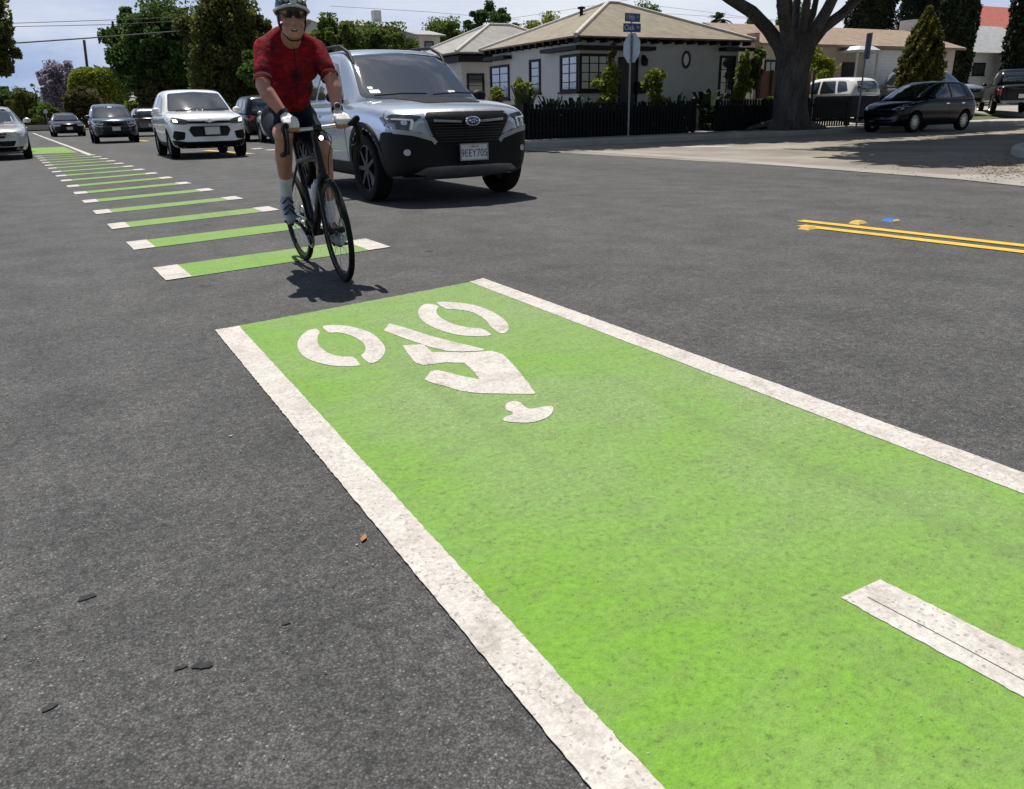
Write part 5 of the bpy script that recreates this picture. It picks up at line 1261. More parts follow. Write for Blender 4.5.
# neighbours on the side street
s = 30.0; a, b = span(757, 954, s); ze, zp = zz(880, 46.5, s), zz(880, 29.5, s+3.5)
h3 = gable_house('tan_house', 'low house with brown shingle roof behind the white SUV in the drive', a, b, s, s+7, ze, zp, BEIGE, ROOFB, .5, 'X', [('Y', P(765, 60, s).x, P(777, 60, s).x, 2.0, 3.0, s, 2, 1), ('Y', P(922, 60, s).x, P(934, 60, s).x, 2.0, 3.0, s, 2, 1)])
a1, b1 = span(865, 902, s); m = MB(); m.bx(a1, b1, s-.06, s-.003, zz(880, 85, s), zz(880, 50, s)); m.build('siding_panel', SIDING, h3)
a1, b1 = span(836, 860, s); z_ = zz(848, 54, s); m = MB(); m.bx(a1, b1, s-1.3, s-.4+.39, z_, z_+.12); m.box(((a1+b1)/2, s-.65, z_+.22), (b1-a1-.2, 1.2, .2), 0, 0, .6)
m.build('porch_roof', plain('white_trim', (.6, .6, .6), .6), h3)
for x in (a1+.15, b1-.15): m = MB(); m.tube([(x, s-1.15, .4), (x, s-1.15, z_-.003)], .06, 8); m.build('porch_post', plain('white_trim'  , (.6, .6, .6)), h3)
m = MB(); m.bx(a1+.5, a1+1.5, s-.05, s-.003, .5, z_-.4); m.build('door', TRIM, h3)
c = P(914, 25, s+3.5); m = MB(); m.bx(c.x-.65, c.x+.65, s+3, s+4, zp-.6, c.z+.25); m.build('chimney', STUCG, h3)
m = MB(); c = P(754.5, 40, s); m.bx(c.x-.12, c.x+.12, s-.2, s+.4, zz(754, 52, s), zz(754, 33, s)); m.build('chimney', plain('pink_brick', (.42, .26, .22), .9), h3)
# plank gate
s = 25.6; a, b = span(759, 813, s); gt = empty('wooden_gate', (0, 0, 0), 0, 'reddish brown wooden plank fence behind the forked trunk', 'fence')
m = MB(); m.bx(a, b, s, s+.05, .2, zz(785, 71, s)); m.build('planks', plank_mat('red_brown_planks', (.10, .045, .025), (.17, .08, .045), .14), gt)
for px in (759, 771, 790, 813): x = P(px, 80, s).x; m = MB(); m.bx(x-.05, x+.05, s-.06, s-.005, .2, zz(785, 70, s)); m.build('post', plain('dark_wood', (.03, .018, .012), .8), gt)
s = 40; a, b = span(966, 1040, s); h4 = gable_house('grey_roof_house', 'house with pale grey shingle roof between the two right hand cypresses', a, b, s, s+8, zz(985, 53, s), zz(985, 26, s+4), STUCG, ROOFG, .5, 'X', [('Y', P(974, 60, s).x, P(986, 60, s).x, zz(980, 75, s), zz(980, 63, s), s, 2, 1)])
s = 62; a, b = span(962, 1040, s); gable_house('red_roof_house', 'far house with dull red roof above the grey shingle roof', a, b, s, s+10, zz(985, 29, s), zz(985, 6, s+5), BEIGE, ROOFR, .5, 'X')
s = 55; a, b = span(715, 790, s); gable_house('far_house', 'distant flat grey roof left of the forked trunk', a, b, s, s+6, zz(740, 33, s), zz(740, 28, s), STUCG, ROOFG, .3, 'X')
s = 27; m = MB(); a, b = span(960, 1030, s); m.bx(a, b, s+5, s+5.2, .4, 1.9); tag(m.build('garden_wall', BEIGE), 'beige garden wall behind the black pickup truck', 'wall')

# black picket fence along the side street, open at the path
FBLK = plain('black_fence_paint', (.004, .0045, .006), .6, spec=.2)
FS = 21.95
def fence(label, p0, p1, gap=.135):
    p0, p1 = Vector(p0), Vector(p1); L = (p1-p0).length; d = (p1-p0).normalized(); rz = math.atan2(d.y, d.x); n_ = Vector((-d.y, d.x, 0))
    root = empty('picket_fence', p0, 0, label, 'fence', 'black picket fences of the corner house'); m = MB(); k = int(L/gap)
    for i in range(k+1):
        q = d*L*i/k; m.box((q.x, q.y, .53), (.085, .018, 1.0), rz)
    m.build('pickets', FBLK, root)
    for z in (.25, .80):
        m = MB(); q = d*L/2 + n_*.032; m.box((q.x, q.y, z), (L, .04, .09), rz); m.build('rail', FBLK, root)
    k = max(1, round(L/2.2))
    for i in range(k+1): m = MB(); q = d*L*i/k + n_*.10; m.box((q.x, q.y, .52), (.09, .09, 1.10), rz); m.build('post', FBLK, root)
fx = lambda px: P(px, 120, FS).x
fence('black picket fence left of the path opening, in front of the corner house', (fx(529), FS, .13), (fx(695), FS, .13))
fence('black picket fence right of the path opening, running behind the forked trunk', (fx(718), FS, .13), (fx(849), FS, .13))
fence('black picket fence running away along the main road, hidden behind the silver blue SUV', (fx(529), FS+.15, .13), (fx(529)-.6, 38, .13))
hedge('low_hedge', 'dark low hedge along the inside of the fence, left of the path opening', 'cypress', fx(532), fx(693), FS+.35, FS+1.15, .13, .92, 9000, .10, 21)
hedge('low_hedge', 'dark low hedge along the inside of the fence, right of the path opening', 'cypress', fx(722), fx(806), FS+.35, FS+1.1, .13, .86, 5000, .10, 22)
# path
struct(sheet('path', [(fx(696), FS-.6), (fx(717), FS-.6), (fx(717)+.6, HY), (fx(700)-1.2, HY)], .142, CONC))

# low solid gate across the drive
x0, x1 = P(815, 105, 22.9).x, P(884, 105, 22.9).x; gt2 = empty('drive_gate', ((x0+x1)/2, 22.9, .13), 0, 'low dark navy solid gate in front of the white SUV, right of the picket fence', 'gate')
NAVG = plain('navy_gate_paint', (.004, .007, .018), .6, spec=.2)
m = MB(); m.bx(-(x1-x0)/2, (x1-x0)/2, -.02, .02, .30, zz(845, 96, 22.9) - .13); m.build('panel', NAVG, gt2)
for sx_ in (-1, 0, 1): m = MB(); m.box((sx_*((x1-x0)/2 - .05), .065, .5), (.08, .08, 1.05)); m.build('post', NAVG, gt2)
# stop sign from behind with street names
px_ = P(628, 142, 20.35); sg = empty('street_sign', (px_.x, 20.35, .13), 0, 'back of a stop sign on a pole topped by two blue street name blades', 'sign')
POLE = plain('galvanised_pole', (.22, .23, .24), .5, .6); zt = zz(628, 13, 20.35) - .13
m = MB(); m.tube([(0, 0, -.1), (0, 0, zt-.6)], .03, 10); m.build('pole', POLE, sg, True)
zc = zz(628, 48, 20.35) - .13; R8 = (zz(628, 33, 20.35) - zz(628, 62.5, 20.35))/2/math.cos(PI/8)
m = MB(); pts = [(R8*math.cos(PI/8 + i*PI/4), R8*math.sin(PI/8 + i*PI/4)) for i in range(8)]
m.add([(.036, y, zc+z) for y, z in pts] + [(.040, y, zc+z) for y, z in pts], [tuple(range(8)), tuple(range(15, 7, -1))] + [(i, (i+1) % 8, 8+(i+1) % 8, 8+i) for i in range(8)])
so_ = m.build('stop_plate', plain('sign_back_aluminium', (.34, .36, .39), .5, .3), sg)
m = MB(); pts2 = [(y*.96, z*.96) for y, z in pts]; m.add([(.0425, y, zc+z) for y, z in pts2], [tuple(range(8))]); m.build('red_face', REDL, so_)
me = text_mesh('STOP', .26, .0005); me.transform(Matrix.Translation((.044, 0, zc)) @ Matrix.Rotation(PI/2, 4, 'Z') @ Matrix.Rotation(PI/2, 4, 'X')); put('stop_lettering', me, PLATEM, so_)
SBL = plain('street_sign_blue', (.012, .05, .27), .4)
for (txt, sub, y0, y1, rz, LL) in (('19th', 'St', 13.2, 21.8, math.radians(8), .62), ('Oak', 'St', 23.4, 32.2, math.radians(-4), .60)):
    za, zb_ = zz(628, y1, 20.35) - .13, zz(628, y0, 20.35) - .13; zm = (za+zb_)/2
    b = empty('name_blade', (0, 0, zm)); b.parent = sg; b.rotation_euler = (0, 0, rz)
    m = MB(); m.box((0, -.045, 0), (LL, .012, zb_-za)); pl = m.build('blade', SBL, b)
    m = MB(); m.box((0, -.018, 0), (.06, .042, zb_-za)); m.build('bracket', POLE, b)
    for t, sz, ox, oz in ((txt, .20, -.10, .0), (sub, .10, .20, .02)):
        me = text_mesh(t, sz, .001); me.transform(Matrix.Translation((ox, -.0525, oz)) @ Matrix.Rotation(PI/2, 4, 'X')); put('street_lettering', me, PLATEM, b)
m = MB(); m.tube([(0, 0, zt-.62), (0, 0, zt)], .02, 8); m.build('finial', POLE, sg)
# edge-on parking sign by the far kerb
q = P(856, 128, 20.4); ps = empty('parking_sign', (q.x, 20.4, .13), 0, 'parking sign seen nearly edge-on, on a leaning pole left of the dark blue compact', 'sign')
ps.rotation_euler = (0, math.radians(1.2), 0)
zt = zz(861, 33, 20.4) - .13; m = MB(); m.tube([(0, 0, -.1), (0, 0, zt)], .03, 8); m.build('pole', POLE, ps, True)
m = MB(); m.box((.0, -.045, zt-.42), (.34, .01, .85), math.radians(72)); m.build('sign_plate', plain('dull_sign_plate', (.16, .19, .25), .5), ps)
q = P(49, 128, 94); ps = empty('road_sign', (q.x, 94, .1), 0, 'tiny pale road sign at the far end of the road', 'sign')
m = MB(); m.tube([(0, 0, 0), (0, 0, 1.6)], .05, 6); m.build('pole', POLE, ps); m = MB(); m.lathe([(.001, -.08), (.2, -.08), (.2, -.06), (.001, -.06)], (0, 0, 1.7), 'Y', 16); m.build('sign_plate', PLATEM, ps)

# utility poles and wires
WOOD = bark_mat('pole_wood', (.05, .04, .032), (.10, .08, .065))
def upole(label, pts, r, arm=None):
    b = Vector(pts[0]); root = empty('utility_pole', b, 0, label, 'pole'); m = MB(); m.tube([Vector(p)-b for p in pts], [r*1.15, r], 10); m.build('pole', WOOD, root, True)
    if arm: m = MB(); t = Vector(pts[-1])-b; m.box((t.x, t.y, t.z-arm[1]), (arm[0], .14, .14)); m.build('crossarm', WOOD, root)
s = 72; a = P(217, 120, s); b = P(211, -14, s); upole('dark utility pole rising out of the trees above the white hatchback', [(a.x, s, 0), (b.x, s, b.z)], .20, (2.2, .5))
s = 120; a = P(93, 120, s); b = P(84, 40, s); upole('thin leaning utility pole above the clipped tree, far away', [(a.x, s, 0), (b.x, s, b.z)], .16)
WIRE = plain('wire_black', (.02, .02, .022), .6)
def wire(label, pts, r):
    m = MB(); m.tube(pts, r, 5, caps=True); tag(m.build('overhead_wire', WIRE), label, 'wire', 'overhead wires')
def wl(l): return [P(*q) for q in l]
wire('upper of the two close overhead wires at the top left', wl([(-60, 25.5, 72), (20, 23, 72), (125, 19.5, 72), (212, 15.5, 72)]), .022)
wire('lower of the two close overhead wires at the top left', wl([(-60, 29, 72), (20, 26.5, 72), (115, 24.5, 72), (212, 19, 72)]), .022)
wire('thick overhead cable below the wire pair at the top left', wl([(-60, 45, 72), (20, 42.8, 72), (90, 38, 72), (180, 31, 72), (212, 27, 72)]), .05)
m = MB(); c = P(113, 26, 72); m.ball(c, (.12, .12, .22), 8); m.ball(c + Vector((.02, 0, .25)), .10, 8); m.box(c + Vector((.0, 0, -.15)), (.55, .05, .05)); tag(m.build('line_spacer', WIRE), 'small dark insulator clipped on the wires left of the dark tree', 'insulator')
for i, (l, lab) in enumerate((([(500, 20, 90), (560, 11, 90), (640, -2, 90)], 'faint far wire above the gap between the house roofs'), ([(640, 4, 90), (700, 11, 90), (780, 22, 90)], 'upper faint wire left of the small palm'), ([(640, 12, 90), (720, 17, 90), (780, 20, 90)], 'lower faint wire left of the small palm'), ([(330, 6, 90), (430, 12, 90), (520, 20, 90)], 'faint wire over the trees right of the cyclist'))):
    wire(lab, wl(l), .018)

# garden plants in front of the corner house
def bush(name, label, leaves, px0, px1, py0, py1, s, n, size, seed, elong=2.2, cat='plant', group=None, stems=7):
    cx, cz, rx, rz = by_px(px0, px1, py0, py1, s); g0 = .14; rg = np.random.default_rng(seed); r = random.Random(seed)
    root = empty(name, (cx, s, g0), 0, label, cat, group); top = cz + rz - g0; bot = max(.02, cz - rz - g0)
    m = MB()
    for i in range(stems):
        a = r.uniform(0, 2*PI); m.tube(wobble([(.08*math.cos(a), .08*math.sin(a), 0), (rx*.4*math.cos(a), rx*.4*math.sin(a), top*.5), (rx*.6*math.cos(a), rx*.6*math.sin(a), top*r.uniform(.7, .98))], .03, seed+i), [.02, .014, .005], 5)
    m.build('stem', BARK, root)
    blobs = [((r.uniform(-.45, .45)*rx, r.uniform(-.45, .45)*rx, bot + (top-bot)*t), (rx*r.uniform(.35, .62), rx*r.uniform(.35, .62), (top-bot)*r.uniform(.10, .2))) for t in (.12, .25, .35, .45, .55, .65, .75, .86)]
    put_fast('foliage', leaf_mesh('foliage', blob_points(blobs, n, rg, .34, 70, .2), size*.85, rg, elong, .3), LEAVES[leaves], root); return root
bush('bamboo_clump', 'tall yellow green bamboo-like plant in front of the corner window', 'yellow', 595, 623, 68, 112, 23.3, 2300, .10, 1)
bush('bamboo_clump', 'slender pale shoot standing up above the bamboo-like plant', 'olive', 606, 617, 41, 80, 23.4, 420, .07, 2, stems=3)
bush('bamboo_clump', 'yellow green bamboo-like plant right of the stop sign pole', 'yellow', 641, 668, 70, 106, 23.3, 2000, .09, 3)
bush('shrub', 'leafy mid green shrub at the right corner of the corner house', 'yellow', 733, 752, 50, 106, 23.6, 2600, .10, 4)
bush('shrub', 'dark shrub beside the plank fence at the house corner', 'mid', 746, 765, 49, 90, 24.3, 2400, .10, 5)
bush('shrub', 'pale green shrub by the left end of the corner house wall', 'yellow', 514, 541, 80, 112, 23.8, 1800, .09, 6)
bush('shrub', 'sunlit green shrub beyond the plank fence, right of the forked trunk', 'yellow', 806, 842, 52, 96, 27.5, 3200, .13, 7)
bush('shrub', 'small yellow leaf shrub behind the silver blue SUV bonnet', 'yellow', 489, 504, 88, 108, 24.5, 900, .08, 8)
bush('shrub', 'small bright plant at the foot of the plank fence', 'yellow', 762, 778, 97, 104, 22.6, 500, .06, 9)
cx, cz, rx, rz = by_px(902, 944, 8, 100, 26.5)
rg = np.random.default_rng(12); n = 17000; t = rg.uniform(0, 1, n)**.85; ht = cz + rz - .5; prof_ = np.interp(t, [0, .1, .35, .62, .85, 1], [.5, .85, 1, .86, .42, .05]); a = rg.uniform(0, 2*PI, n); rr = rx*prof_*(.62 + .4*rg.uniform(0, 1, n) + .16*np.sin(a*6 + t*17) + .16*np.sin(a*11 - t*29))
root = empty('conical_shrub', (cx, 26.5, .5), 0, 'tall pointed yellow green shrub standing behind the dark blue compact car', 'shrub')
put_fast('crown', leaf_mesh('crown', np.stack([rr*np.cos(a), rr*np.sin(a), 1*.1 + t*(ht-.1)], 1), .095, rg, 2.4, -1.2), leaf_mat('golden_green_leaves', [(.022, .030, .010), (.05, .058, .014), (.10, .10, .022), (.19, .16, .04)]), root)
m = MB(); m.tube([(0, 0, -.1), (0, 0, ht*.8)], [.12, .03], 7); m.lathe([(.1, .3), (rx*.5, 1), (rx*.45, ht*.5), (.03, ht*.9)], (0, 0, 0), 'Z', 9); m.build('trunk', BARK, root)
def spiky(label, px, s, py0, py1, w_, n, seed, col='cypress', wide=.07):
    p = P(px, py1, s); r = random.Random(seed); h = zz(px, py0, s) - .14; root = empty('spiky_plant', (p.x, s, .14), 0, label, 'plant', 'spiky plants behind the picket fence'); m = MB()
    for i in range(n):
        a = r.uniform(0, 2*PI); d = Vector((math.cos(a), math.sin(a), 0)); sd = Vector((-d.y, d.x, 0)); L = r.uniform(.75, 1.05); o = r.uniform(.3, 1)
        q = [d*w_*o*x + Vector((0, 0, h*L*z)) for x, z in ((.0, 0), (.35, .55), (.75, .9), (1.1, .85 + .2*(1-o)))]
        for k in range(3):
            a0, a1 = wide*(.6, 1, .75, .05)[k], wide*(.6, 1, .75, .05)[k+1]; m.add([q[k]-sd*a0, q[k]+sd*a0, q[k+1]+sd*a1, q[k+1]-sd*a1], [(0, 1, 2, 3)])
    m.build('leaves', LEAVES[col], root)
spiky('fan-leaved plant in front of the left wall of the corner house', 525, 23.6, 82, 112, .8, 30, 1, 'palm', .06)
spiky('dark spiky plant under the corner window, left one', 553, 23.3, 93, 112, .7, 26, 2)
spiky('dark spiky plant under the corner window, middle one', 575, 23.2, 95, 112, .7, 26, 3)
spiky('dark spiky plant under the corner window, right one', 592, 23.2, 96, 112, .6, 22, 4)
spiky('broad-leaved dark plant beside the path opening', 706, 23.4, 88, 118, 1.0, 14, 5, 'cypress', .13)
spiky('dark spiky plant between the bamboo-like plant and the path', 676, 23.4, 92, 112, .7, 24, 6)
spiky('dark spiky plant behind the fence right of the path opening', 690, 23.0, 95, 112, .5, 20, 7)
# ------------------------------------------------------------------ bicycle
LEAN = math.radians(4.0)
BX, BY = 1.5, 5.39
bike = empty('bicycle', (BX, BY, 0), 0, 'black drop-bar road bicycle ridden towards us over the first green bar', 'bicycle')
bike.rotation_euler = (0, -LEAN, 0)
def BW(x, y, z):       # bicycle frame -> world
    c, s = math.cos(LEAN), math.sin(LEAN); return Vector((BX + x*c - z*s, BY + y, z*c + x*s))
CARB = plain('black_frame_paint', (.006, .006, .007), .45, 0, .15, spec=.25); TAPE = plain('black_bar_tape', (.006, .006, .006), .75, spec=.2); STL = plain('polished_steel', (.45, .46, .47), .25, 1.)
WR = .325
def bwheel(y, steer=0.):
    w_ = empty('wheel', (0, y, WR)); w_.parent = bike; w_.rotation_euler = (0, 0, steer)
    def tor(R, r, n=64, k=10, sx=1.): 
        m = MB(); m.lathe([(R + r*math.cos(2*PI*i/k), sx*r*math.sin(2*PI*i/k)) for i in range(k)], (0, 0, 0), 'X', n, closed=True); return m
    tor(WR - .0175, .0175).build('tyre', RUBBER, w_, True, 60)
    m = MB(); m.lathe([(WR-.028, -.011), (WR-.028, .011), (WR-.052, .009), (WR-.058, 0), (WR-.052, -.009)], (0, 0, 0), 'X', 64, closed=True); m.build('rim', CARB, w_, True, 30)
    m = MB(); m.lathe([(.001, -.055), (.018, -.055), (.022, -.03), (.014, -.02), (.014, .02), (.022, .03), (.018, .055), (.001, .055)], (0, 0, 0), 'X', 16); m.build('hub', CARB, w_, True, 40)
    m = MB()
    for i in range(24):
        a = 2*PI*i/24; a2 = a + (.32 if (i//2) % 2 else -.32); sx = .024 if i % 2 else -.024
        m.tube([(sx, .02*math.cos(a2), .02*math.sin(a2)), (0, (WR-.056)*math.cos(a), (WR-.056)*math.sin(a))], .0011, 4)
    m.build('spokes', STL, w_)
    m = MB(); m.lathe([(.05, .036), (.075, .036), (.075, .039), (.05, .039)], (0, 0, 0), 'X', 32, closed=True); m.build('brake_disc', STL, w_)
bwheel(-.47, math.radians(-3)); bwheel(.47)
m = MB(); bb = (0, .03, .255); st_ = (0, .165, .72); hb, ht = (0, -.372, .665), (0, -.338, .80)
m.tube([bb, st_], .019, 12); m.tube([(0, -.368, .69), bb], .026, 14); m.tube([(0, -.345, .775), st_], .019, 12); m.tube([hb, ht, (0, -.325, .86)], [.024, .022, .018], 12)
for s in (-1, 1):
    m.tube([(s*.022, .03, .255), (s*.035, .16, .27), (s*.062, .47, .325)], [.013, .011, .009], 8); m.tube([(s*.014, .165, .70), (s*.05, .33, .50), (s*.062, .47, .325)], [.009, .008, .008], 8)
m.lathe([(.001, -.045), (.024, -.045), (.024, .045), (.001, .045)], bb, 'X', 16)
m.build('frame', CARB, bike, True, 50)
m = MB(); m.tube([(0, -.372, .665), (0, -.376, .645)], [.024, .03], 10)
for s in (-1, 1): m.tube([(s*.012, -.376, .655), (s*.042, -.385, .60), (s*.052, -.425, .46), (s*.055, -.47, .325)], [.018, .015, .012, .010], 10)
m.build('fork', CARB, bike, True, 50)
m = MB(); m.tube([st_, (0, .205, .86)], .0145, 10); m.build('seatpost', CARB, bike, True)
m = MB()
prof = [(-.08, .018, .885), (-.02, .022, .887), (.05, .035, .888), (.11, .060, .893), (.16, .068, .900), (.18, .055, .902)]
vs = []; fs = []
for y, w_, z in prof: vs += [(-w_, y+.17, z-.03), (-w_*.9, y+.17, z), (0, y+.17, z+.012), (w_*.9, y+.17, z), (w_, y+.17, z-.03), (0, y+.17, z-.02)]
for i in range(len(prof)-1):
    for j in range(6): fs.append((i*6+j, i*6+(j+1) % 6, i*6+6+(j+1) % 6, i*6+6+j))
fs += [tuple(range(6)), tuple(range(35, 29, -1))]; m.add(vs, fs); m.build('saddle', TAPE, bike, True, 60)
m = MB(); m.tube([(0, -.325, .855), (0, -.322, .915)], .020, 10); m.tube([(0, -.322, .905), (0, -.36, .925), (0, -.405, .94)], [.02, .017, .018], 10); m.lathe([(.001, -.024), (.021, -.024), (.021, .024), (.001, .024)], (0, -.405, .94), 'X', 12); m.build('stem', CARB, bike, True, 50)
hbr = empty('handlebar', (0, 0, 0)); hbr.parent = bike; hbr.name = 'handlebar'
m = MB(); m.tube([(-.19, -.41, .945), (-.05, -.405, .94), (.05, -.405, .94), (.19, -.41, .945)], .0135, 10); m.build('tops', STL, hbr, True)
for s in (-1, 1):
    pts = spline([(s*.13, -.407, .943), (s*.185, -.412, .946), (s*.212, -.45, .947), (s*.218, -.495, .935), (s*.222, -.505, .89), (s*.225, -.475, .835), (s*.226, -.41, .812), (s*.226, -.36, .806)], 5, False)
    m = MB(); m.tube(pts, .0155, 10); m.build('drop', TAPE, hbr, True)
    m = MB(); m.cone((s*.214, -.46, .955), .019, (s*.217, -.53, .975), .020, 12); m.cone((s*.217, -.53, .975), .020, (s*.218, -.543, .985), .010, 10); m.build('brake_hood', TAPE, hbr, True)
    m = MB(); m.tube(spline([(s*.218, -.535, .965), (s*.222, -.555, .92), (s*.225, -.545, .86), (s*.228, -.525, .815)], 4, False), [.008]*12 + [.006], 8); m.build('brake_lever', CARB, hbr, True)
m = MB(); m.lathe([(.001, .0), (.018, .0), (.021, -.03), (.019, -.045), (.001, -.046)], (0, -.415, .885), 'Y', 16); hl = m.build('headlight', BLACKP, bike, True, 40)
m = MB(); m.ball((0, -.463, .885), (.013, .005, .013), 14); m.build('lit_lens', emit('white_lit_lamp', (1, .93, .75), 6.0), hl, True)
m = MB(); m.box((0, -.41, .912), (.014, .02, .045)); m.build('lamp_bracket', BLACKP, hl)
# drive side is on the rider's right (-x)
CR = .16; ca = math.atan2(.335-.255, .165-.03)   # right crank: up and back
m = MB(); m.lathe([(.070, -.002), (.098, -.002), (.102, 0), (.098, .002), (.070, .002)], (-.045, .03, .255), 'X', 40, closed=True)
for i in range(5): a = 2*PI*i/5; m.tube([(-.045, .03, .255), (-.045, .03 + .085*math.cos(a), .255 + .085*math.sin(a))], .008, 6)
m.build('chainring', CARB, bike, True, 40)
RP = (.03 + CR*math.cos(ca), .255 + CR*math.sin(ca)); LP = (.03 - CR*math.cos(ca), .255 - CR*math.sin(ca))
for s, (py_, pz_) in ((-1, RP), (1, LP)):
    m = MB(); m.tube([(s*.062, .03, .255), (s*.075, py_, pz_)], [.015, .011], 10); m.build('crank', CARB, bike, True)
    m = MB(); m.box((s*.125, py_, pz_), (.075, .06, .016)); m.tube([(s*.07, py_, pz_), (s*.12, py_, pz_)], .007, 8); m.build('pedal', BLACKP, bike)
m = MB()
for dz, r_ in ((.098, .0), (-.098, .0)): m.tube([(-.045, .03, .255 + dz), (-.050, .47, .325 + dz*.45)], .004, 6)
m.build('chain', STL, bike)
m = MB(); m.lathe([(.001, -.025), (.05, -.025), (.035, .01), (.001, .012)], (-.052, .47, .325), 'X', 24); m.build('cassette', STL, bike, True, 30)
m = MB(); m.tube([(-.06, .475, .29), (-.058, .50, .23), (-.058, .46, .155)], [.012, .010, .008], 8); m.lathe([(.001, -.006), (.022, -.006), (.022, .006), (.001, .006)], (-.055, .46, .155), 'X', 14); m.lathe([(.001, -.006), (.022, -.006), (.022, .006), (.001, .006)], (-.055, .49, .225), 'X', 14); m.build('rear_derailleur', CARB, bike, True, 40)
for base, d_ in (((0, -.17, .475), (0, -.20, .215)), ):
    a = Vector((0, -.115, .465)); b = a + Vector((0, -.085, .15)); m = MB(); m.tube([a, a.lerp(b, .78), a.lerp(b, .86), b], [.036, .036, .024, .020], 14)
    bo = m.build('water_bottle', plain('pale_bottle', (.42, .45, .5), .3), bike, True, 50)
m = MB(); m.tube(spline([(.02, -.42, .93), (.05, -.50, .88), (.03, -.44, .76), (.03, -.40, .66)], 5, False), .0028, 6); m.tube(spline([(-.02, -.42, .93), (-.05, -.50, .87), (-.03, -.43, .74), (-.02, -.36, .66)], 5, False), .0028, 6); m.build('brake_cable', TAPE, bike, True)

# ------------------------------------------------------------------ the cyclist
SKIN = plain('tanned_skin', (.36, .175, .118), .5, var=.14, vscale=14); JERSEY = jersey_mat(); SHORT = plain('navy_shorts', (.006, .008, .016), .7, var=.3, vscale=18, bmp=.2, spec=.12); GLOVE = plain('white_glove', (.68, .67, .65), .7, var=.1, vscale=40, bmp=.3)
SOCK = plain('white_sock', (.62, .62, .66), .85, var=.08, vscale=30, bmp=.3); SHOE = plain('grey_shoe', (.22, .25, .30), .4, var=.3, vscale=14); SHOEB = plain('black_sole', (.012, .012, .012), .6)
J = dict(rsh=(1.250, 5.29, 1.400), lsh=(1.565, 5.29, 1.395), rel=(1.180, 5.15, 1.185), lel=(1.605, 5.15, 1.215), rwr=(1.262, 5.045, 1.015), lwr=(1.592, 5.045, 1.030),
         rhip=(1.350, 5.60, .965), lhip=(1.520, 5.60, .965), rkn=(1.300, 5.27, .895), lkn=(1.525, 5.20, .80), rank=(1.352, 5.605, .505), lank=(1.580, 5.395, .325))
J = {k: Vector(v) for k, v in J.items()}
HM = Matrix.Translation((1.402, 5.165, 1.566)) @ Matrix.Rotation(math.radians(-9), 4, 'Z') @ Matrix.Rotation(math.radians(2), 4, 'Y') @ Matrix.Rotation(math.radians(4), 4, 'X')
def H(x, y, z): return HM @ Vector((x, y, z))
H3 = HM.to_3x3()
def head(m):
    m.ball(H(0, .012, .030), (.076, .094, .086), 20, M=H3); m.ball(H(0, -.022, -.030), (.060, .068, .078), 18, M=H3); m.ball(H(0, -.045, -.085), (.040, .040, .036), 14, M=H3); m.ball(H(0, -.076, -.104), (.022, .017, .017), 10, M=H3)
    m.cone(H(0, -.080, .012), .010, H(0, -.104, -.032), .0155, 10); m.ball(H(.013, -.088, -.034), .0115, 8); m.ball(H(-.013, -.088, -.034), .0115, 8)
    m.cone(H(-.045, -.073, .026), .013, H(.045, -.073, .026), .013, 10)
    for s in (-1, 1): m.ball(H(s*.040, -.062, -.028), (.023, .022, .022), 10); m.ball(H(s*.077, .012, -.008), (.010, .020, .033), 10, M=H3); m.cone(H(s*.044, -.02, -.075), .022, H(s*.02, -.06, -.100), .022, 10)
    m.cone(H(-.020, -.086, -.060), .0085, H(.020, -.086, -.060), .0085, 8); m.cone(H(-.018, -.083, -.082), .0095, H(.018, -.083, -.082), .0095, 8)
def hand(m, s, grow=0., glove=False):
    """fist closed over the bar; s = -1 rider's right, +1 left"""
    cx = {-1: 1.277, 1: 1.598}[s]; z0 = .012 if s > 0 else 0
    wr = J['rwr' if s < 0 else 'lwr']
    def q(x, y, z): return Vector((cx + x, y, z + z0))
    m.cone(wr, .027+grow, q(0, 5.03, .990), .030+grow, 12)
    for i in range(4):
        x = (-.033 + .022*i); ln = (.95, 1.0, 1.0, .85)[i if s > 0 else 3-i]
        k = q(x, 4.988, .988 + .004*(i in (1, 2))); m.cone(q(x*.7, 5.028, .992), .019+grow, k, .0125+grow, 10)
        a = q(x, 4.962, .968); b = q(x*1.02, 4.958 + .004, .968 - .034*ln); c = q(x*1.02, 4.982, .968 - .046*ln)
        m.cone(k, .0118+grow, a, .0108+grow, 10)
        if not glove: m.cone(a, .0105, b, .0098, 10); m.cone(b, .0095, c, .0085, 10)
        else: m.cone(a, .0105+grow, a.lerp(b, .45), .0100+grow, 10)
    x = -s*.040; m.cone(q(x*.6, 5.03, .985), .017+grow, q(x, 5.008, .962), .0135+grow, 10)
    if not glove: m.cone(q(x, 5.008, .962), .0125, q(x*1.15, 4.985, .938), .0105, 10); m.cone(q(x*1.15, 4.985, .938), .0105, q(x*.95, 4.962, .934), .0088, 10)
m = MB(); head(m)
m.cone((1.402, 5.285, 1.42), .066, H(0, .03, -.06), .058, 16)
m.cone((1.438, 5.60, .985), .115, (1.425, 5.50, 1.12), .100, 20); m.cone((1.425, 5.50, 1.12), .100, (1.405, 5.34, 1.32), .125, 20); m.cone((1.34, 5.33, 1.32), .10, (1.47, 5.33, 1.32), .10, 16)
m.cone(J['rsh'], .054, J['lsh'], .054, 16)
